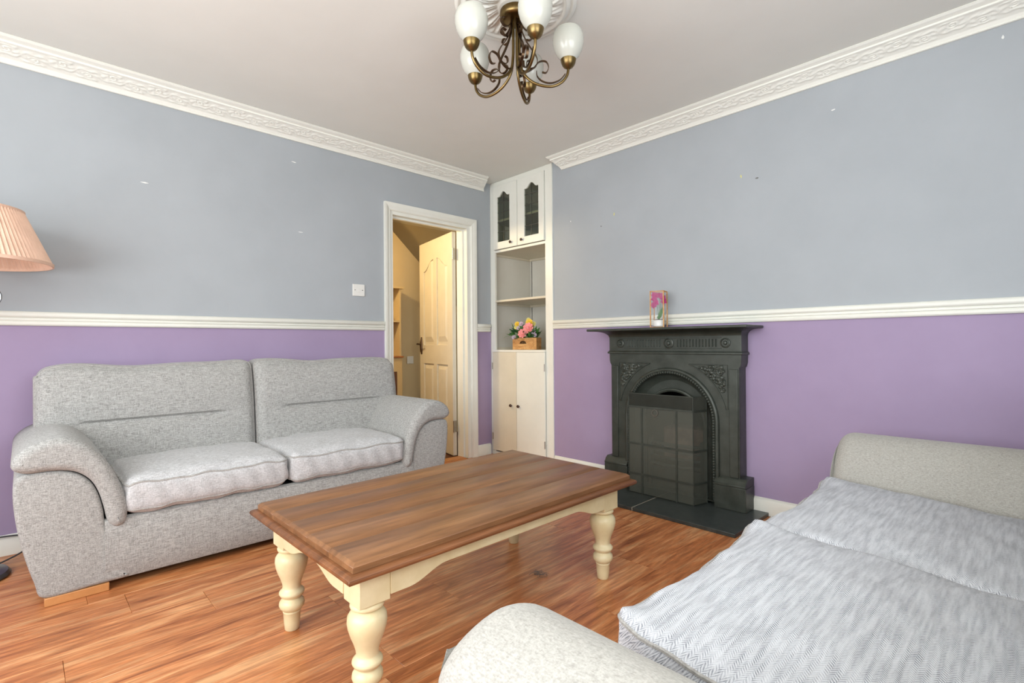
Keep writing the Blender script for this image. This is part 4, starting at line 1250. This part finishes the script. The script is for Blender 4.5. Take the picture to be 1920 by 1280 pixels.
ch = thing('chandelier', (CX, CY, H), 'antique brass five-arm chandelier with scrolls and white egg-shaped glass shades', 'chandelier')
g = G(); g.lathe([(0.0001, 2.432), (0.058, 2.432), (0.067, 2.428), (0.069, 2.412), (0.067, 2.400), (0.060, 2.392), (0.050, 2.390), (0.0001, 2.389)], (CX, CY, 0), 32)
part('canopy', g, 'brass', ch, smooth=True)
ph0 = 4.59
for k in range(5):
    an = ph0 - k*2*PI/5; ca, sa = math.cos(an), math.sin(an)
    def rz_(pts, off=0.0): return [(CX + r*ca - off*sa, CY + r*sa + off*ca, z) for r, z in pts]
    def c2(pts, n=6): return [(p.x, p.y) for p in crom([(a, b, 0) for a, b in pts], n)]
    g = G(); g.tube(rz_(c2([(0.014, 2.40), (0.014, 2.31), (0.016, 2.23), (0.026, 2.175), (0.055, 2.137), (0.10, 2.113), (0.155, 2.107), (0.197, 2.125), (0.220, 2.155), (0.226, 2.186)])), 0.0060, 10)
    arm = part('arm', g, 'brass', ch, smooth=True)
    rib = [[(0.060, 2.383), (0.074, 2.378), (0.077, 2.362), (0.062, 2.348), (0.042, 2.352), (0.026, 2.372), (0.020, 2.392)],
           [(0.022, 2.37), (0.030, 2.335), (0.052, 2.290), (0.080, 2.250), (0.092, 2.220), (0.084, 2.192), (0.062, 2.184), (0.046, 2.196), (0.048, 2.214), (0.060, 2.218)],
           [(0.052, 2.33), (0.066, 2.332), (0.072, 2.318), (0.060, 2.306), (0.045, 2.308)],
           [(0.028, 2.175), (0.048, 2.170), (0.075, 2.185), (0.100, 2.212), (0.128, 2.214), (0.140, 2.190), (0.130, 2.166), (0.112, 2.168)],
           [(0.088, 2.172), (0.092, 2.148), (0.115, 2.128), (0.150, 2.121), (0.188, 2.134), (0.212, 2.160)]]
    g = G()
    for r_ in rib: g.tube(rz_(c2(r_, 7)), 0.003, 4, flat=(0.0058, 0.0015), nrm=(-sa, ca, 0))
    part('scroll', g, 'bronze', arm)
    cx_, cy_ = CX+0.226*ca, CY+0.226*sa
    g = G(); g.lathe([(0.0001, 2.180), (0.007, 2.181), (0.011, 2.185), (0.020, 2.190), (0.027, 2.199), (0.0315, 2.210), (0.0340, 2.222), (0.030, 2.222), (0.023, 2.210), (0.0001, 2.205)], (cx_, cy_, 0), 20)
    part('cup', g, 'brass', arm, smooth=True)
    g = G(); g.lathe([(0.020, 2.212), (0.030, 2.222), (0.047, 2.240), (0.059, 2.262), (0.0665, 2.288), (0.0675, 2.312), (0.062, 2.336), (0.054, 2.349), (0.051, 2.349), (0.059, 2.334), (0.0645, 2.312), (0.0635, 2.288), (0.056, 2.264), (0.044, 2.243), (0.027, 2.225), (0.017, 2.214)], (cx_, cy_, 0), 28, closed=True)
    part('glass_shade', g, 'opal', arm, smooth=True)

# ------------------------------------------------------------ floor lamp at the left edge
LX, LY = -3.18, -0.185
lm = thing('floor_lamp', (LX, LY, 0), 'floor lamp with a pleated peach shade beside the left end of the sofa', 'lamp')
g = G(); g.lathe([(0.0001, 0.0), (0.145, 0.0), (0.150, 0.008), (0.140, 0.022), (0.06, 0.035), (0.025, 0.05), (0.0001, 0.05)], (LX, LY, 0.001), 36); part('base', g, 'chrome_dark', lm, smooth=True)
g = G(); g.lathe([(0.012, 0.05), (0.012, 1.36)], (LX, LY, 0), 14); part('pole', g, 'chrome_dark', lm, smooth=True)
for s in (0, 1, 2):
    an = math.radians(75 + 120*s); ca, sa = math.cos(an), math.sin(an)
    g = G()
    sp = [(0.012, 1.08), (0.03, 1.10), (0.06, 1.15)] + [(0.078+0.048*(1-i/34)*math.cos(-0.6+i*0.36), 1.225+0.048*(1-i/34)*math.sin(-0.6+i*0.36)) for i in range(28)]
    g.tube([(LX+r*ca, LY+r*sa, z) for r, z in sp], 0.0045, 6); part('scroll', g, 'chrome_dark', lm, smooth=True)
g = G(); vs = []; fs = []; NP = 96; r0, r1, zb0, zt0 = 0.292, 0.195, 1.372, 1.600
for j, t in enumerate((0, 0.02, 0.5, 0.98, 1.0)):
    for k in range(NP*2):
        a = 2*PI*k/(NP*2); r = r0+(r1-r0)*t + (0.0028 if k % 2 else -0.0028)
        vs.append((LX+r*math.cos(a), LY+r*math.sin(a), zb0+(zt0-zb0)*t))
n = NP*2
for j in range(4):
    for k in range(n): fs.append((j*n+k, j*n+(k+1) % n, (j+1)*n+(k+1) % n, (j+1)*n+k))
g.add(vs, fs); sh = part('lamp_shade', g, 'shade', lm, fix=False)
for (r, z, nm) in ((r0+0.003, zb0-0.006, 'trim_band'), (r1+0.003, zt0-0.008, 'trim_band')):
    g = G(); g.lathe([(r, z), (r+0.001, z+0.014), (r-0.006, z+0.014), (r-0.006, z)], (LX, LY, 0), 64, closed=True); part(nm, g, 'shade', sh, smooth=True)
# its flex along the skirting
g = G(); g.tube(crom([(-3.30, -0.10, 0.006), (-3.36, 0.0, 0.03), (-3.425, 0.05, 0.075), (-3.43, -0.1, 0.10), (-3.425, -0.4, 0.09), (-3.42, -0.8, 0.004)], 8), 0.004, 6)
tag(part('lamp_cable', g, 'cable', smooth=True), 'thin dark cable trailing along the skirting behind the lamp', 'cable')

# ------------------------------------------------------------ small things
bp = thing('blanking_plate', (XL, 1.777, 1.40), 'small square white socket plate with two screws on the grey wall left of the doorway', 'socket plate')
g = G(); g.box(XL+0.0005, XL+0.009, 1.730, 1.825, 1.356, 1.443); part('plate', g, 'plastic', bp, bevel=0.003)
g = G(); g.box(XL+0.009, XL+0.0105, 1.765, 1.790, 1.385, 1.412); part('outlet', g, 'plastic', bp, bevel=0.001)
for y in (1.748, 1.807):
    g = G(); g.lathe([(0.0035, 0), (0.003, 0.0015)], (0,0,0), 8, Matrix.Translation((XL+0.009, y, 1.400)) @ Matrix.Rotation(PI/2, 4, 'Y')); part('screw', g, 'lead', bp)

# chips and filler spots in the wall paint
def chips(parent, axis, base, spots):
    rr = random.Random(4)
    for (u, z, w_, h_, m_) in spots:
        n = 9; pts = [(u + w_*math.cos(2*PI*i/n)*rr.uniform(.5, 1.1), z + h_*math.sin(2*PI*i/n)*rr.uniform(.5, 1.1)) for i in range(n)]
        g = G()
        if axis == 'x': g.prism(pts, 'x', base+0.0003, base+0.0012)
        else: g.prism(pts, 'y', base-0.0012, base-0.0003)
        part('paint_chip', g, m_, parent)
chips(wl, 'x', XL, [(1.318, 2.23, 0.020, 0.004, 'chip_white'), (0.494, 1.915, 0.022, 0.004, 'chip_white'), (1.358, 1.765, 0.018, 0.003, 'chip_white')])
chips(wr, 'y', YR, [(-1.215, 1.985, 0.006, 0.012, 'chip_yellow'), (-1.125, 1.953, 0.012, 0.005, 'chip_dark'), (-2.117, 1.930, 0.006, 0.014, 'chip_yellow'), (-2.232, 1.862, 0.005, 0.007, 'chip_dark'),
                    (-2.52, 1.95, 0.006, 0.005, 'chip_white'), (-0.735, 2.22, 0.012, 0.006, 'chip_white'), (-0.09, 2.32, 0.005, 0.010, 'chip_white')])
# ball of fluff under the table
g = G(); rr = random.Random(8)
for k in range(9):
    c_ = Vector((-1.50+rr.uniform(-.02,.02), 1.60+rr.uniform(-.02,.02), 0.006))
    pts = [c_ + Vector((0.022*math.cos(a*1.1+k)*rr.uniform(.3,1), 0.022*math.sin(a*1.3+k*2)*rr.uniform(.3,1), 0.006*math.sin(a*2+k)+0.001)) for a in range(7)]
    g.tube(crom(pts, 3), 0.0007, 4)
fl_ = part('dust_ball', g, 'dust'); tag(fl_, 'small grey ball of fluff on the floor beneath the coffee table', 'fluff')
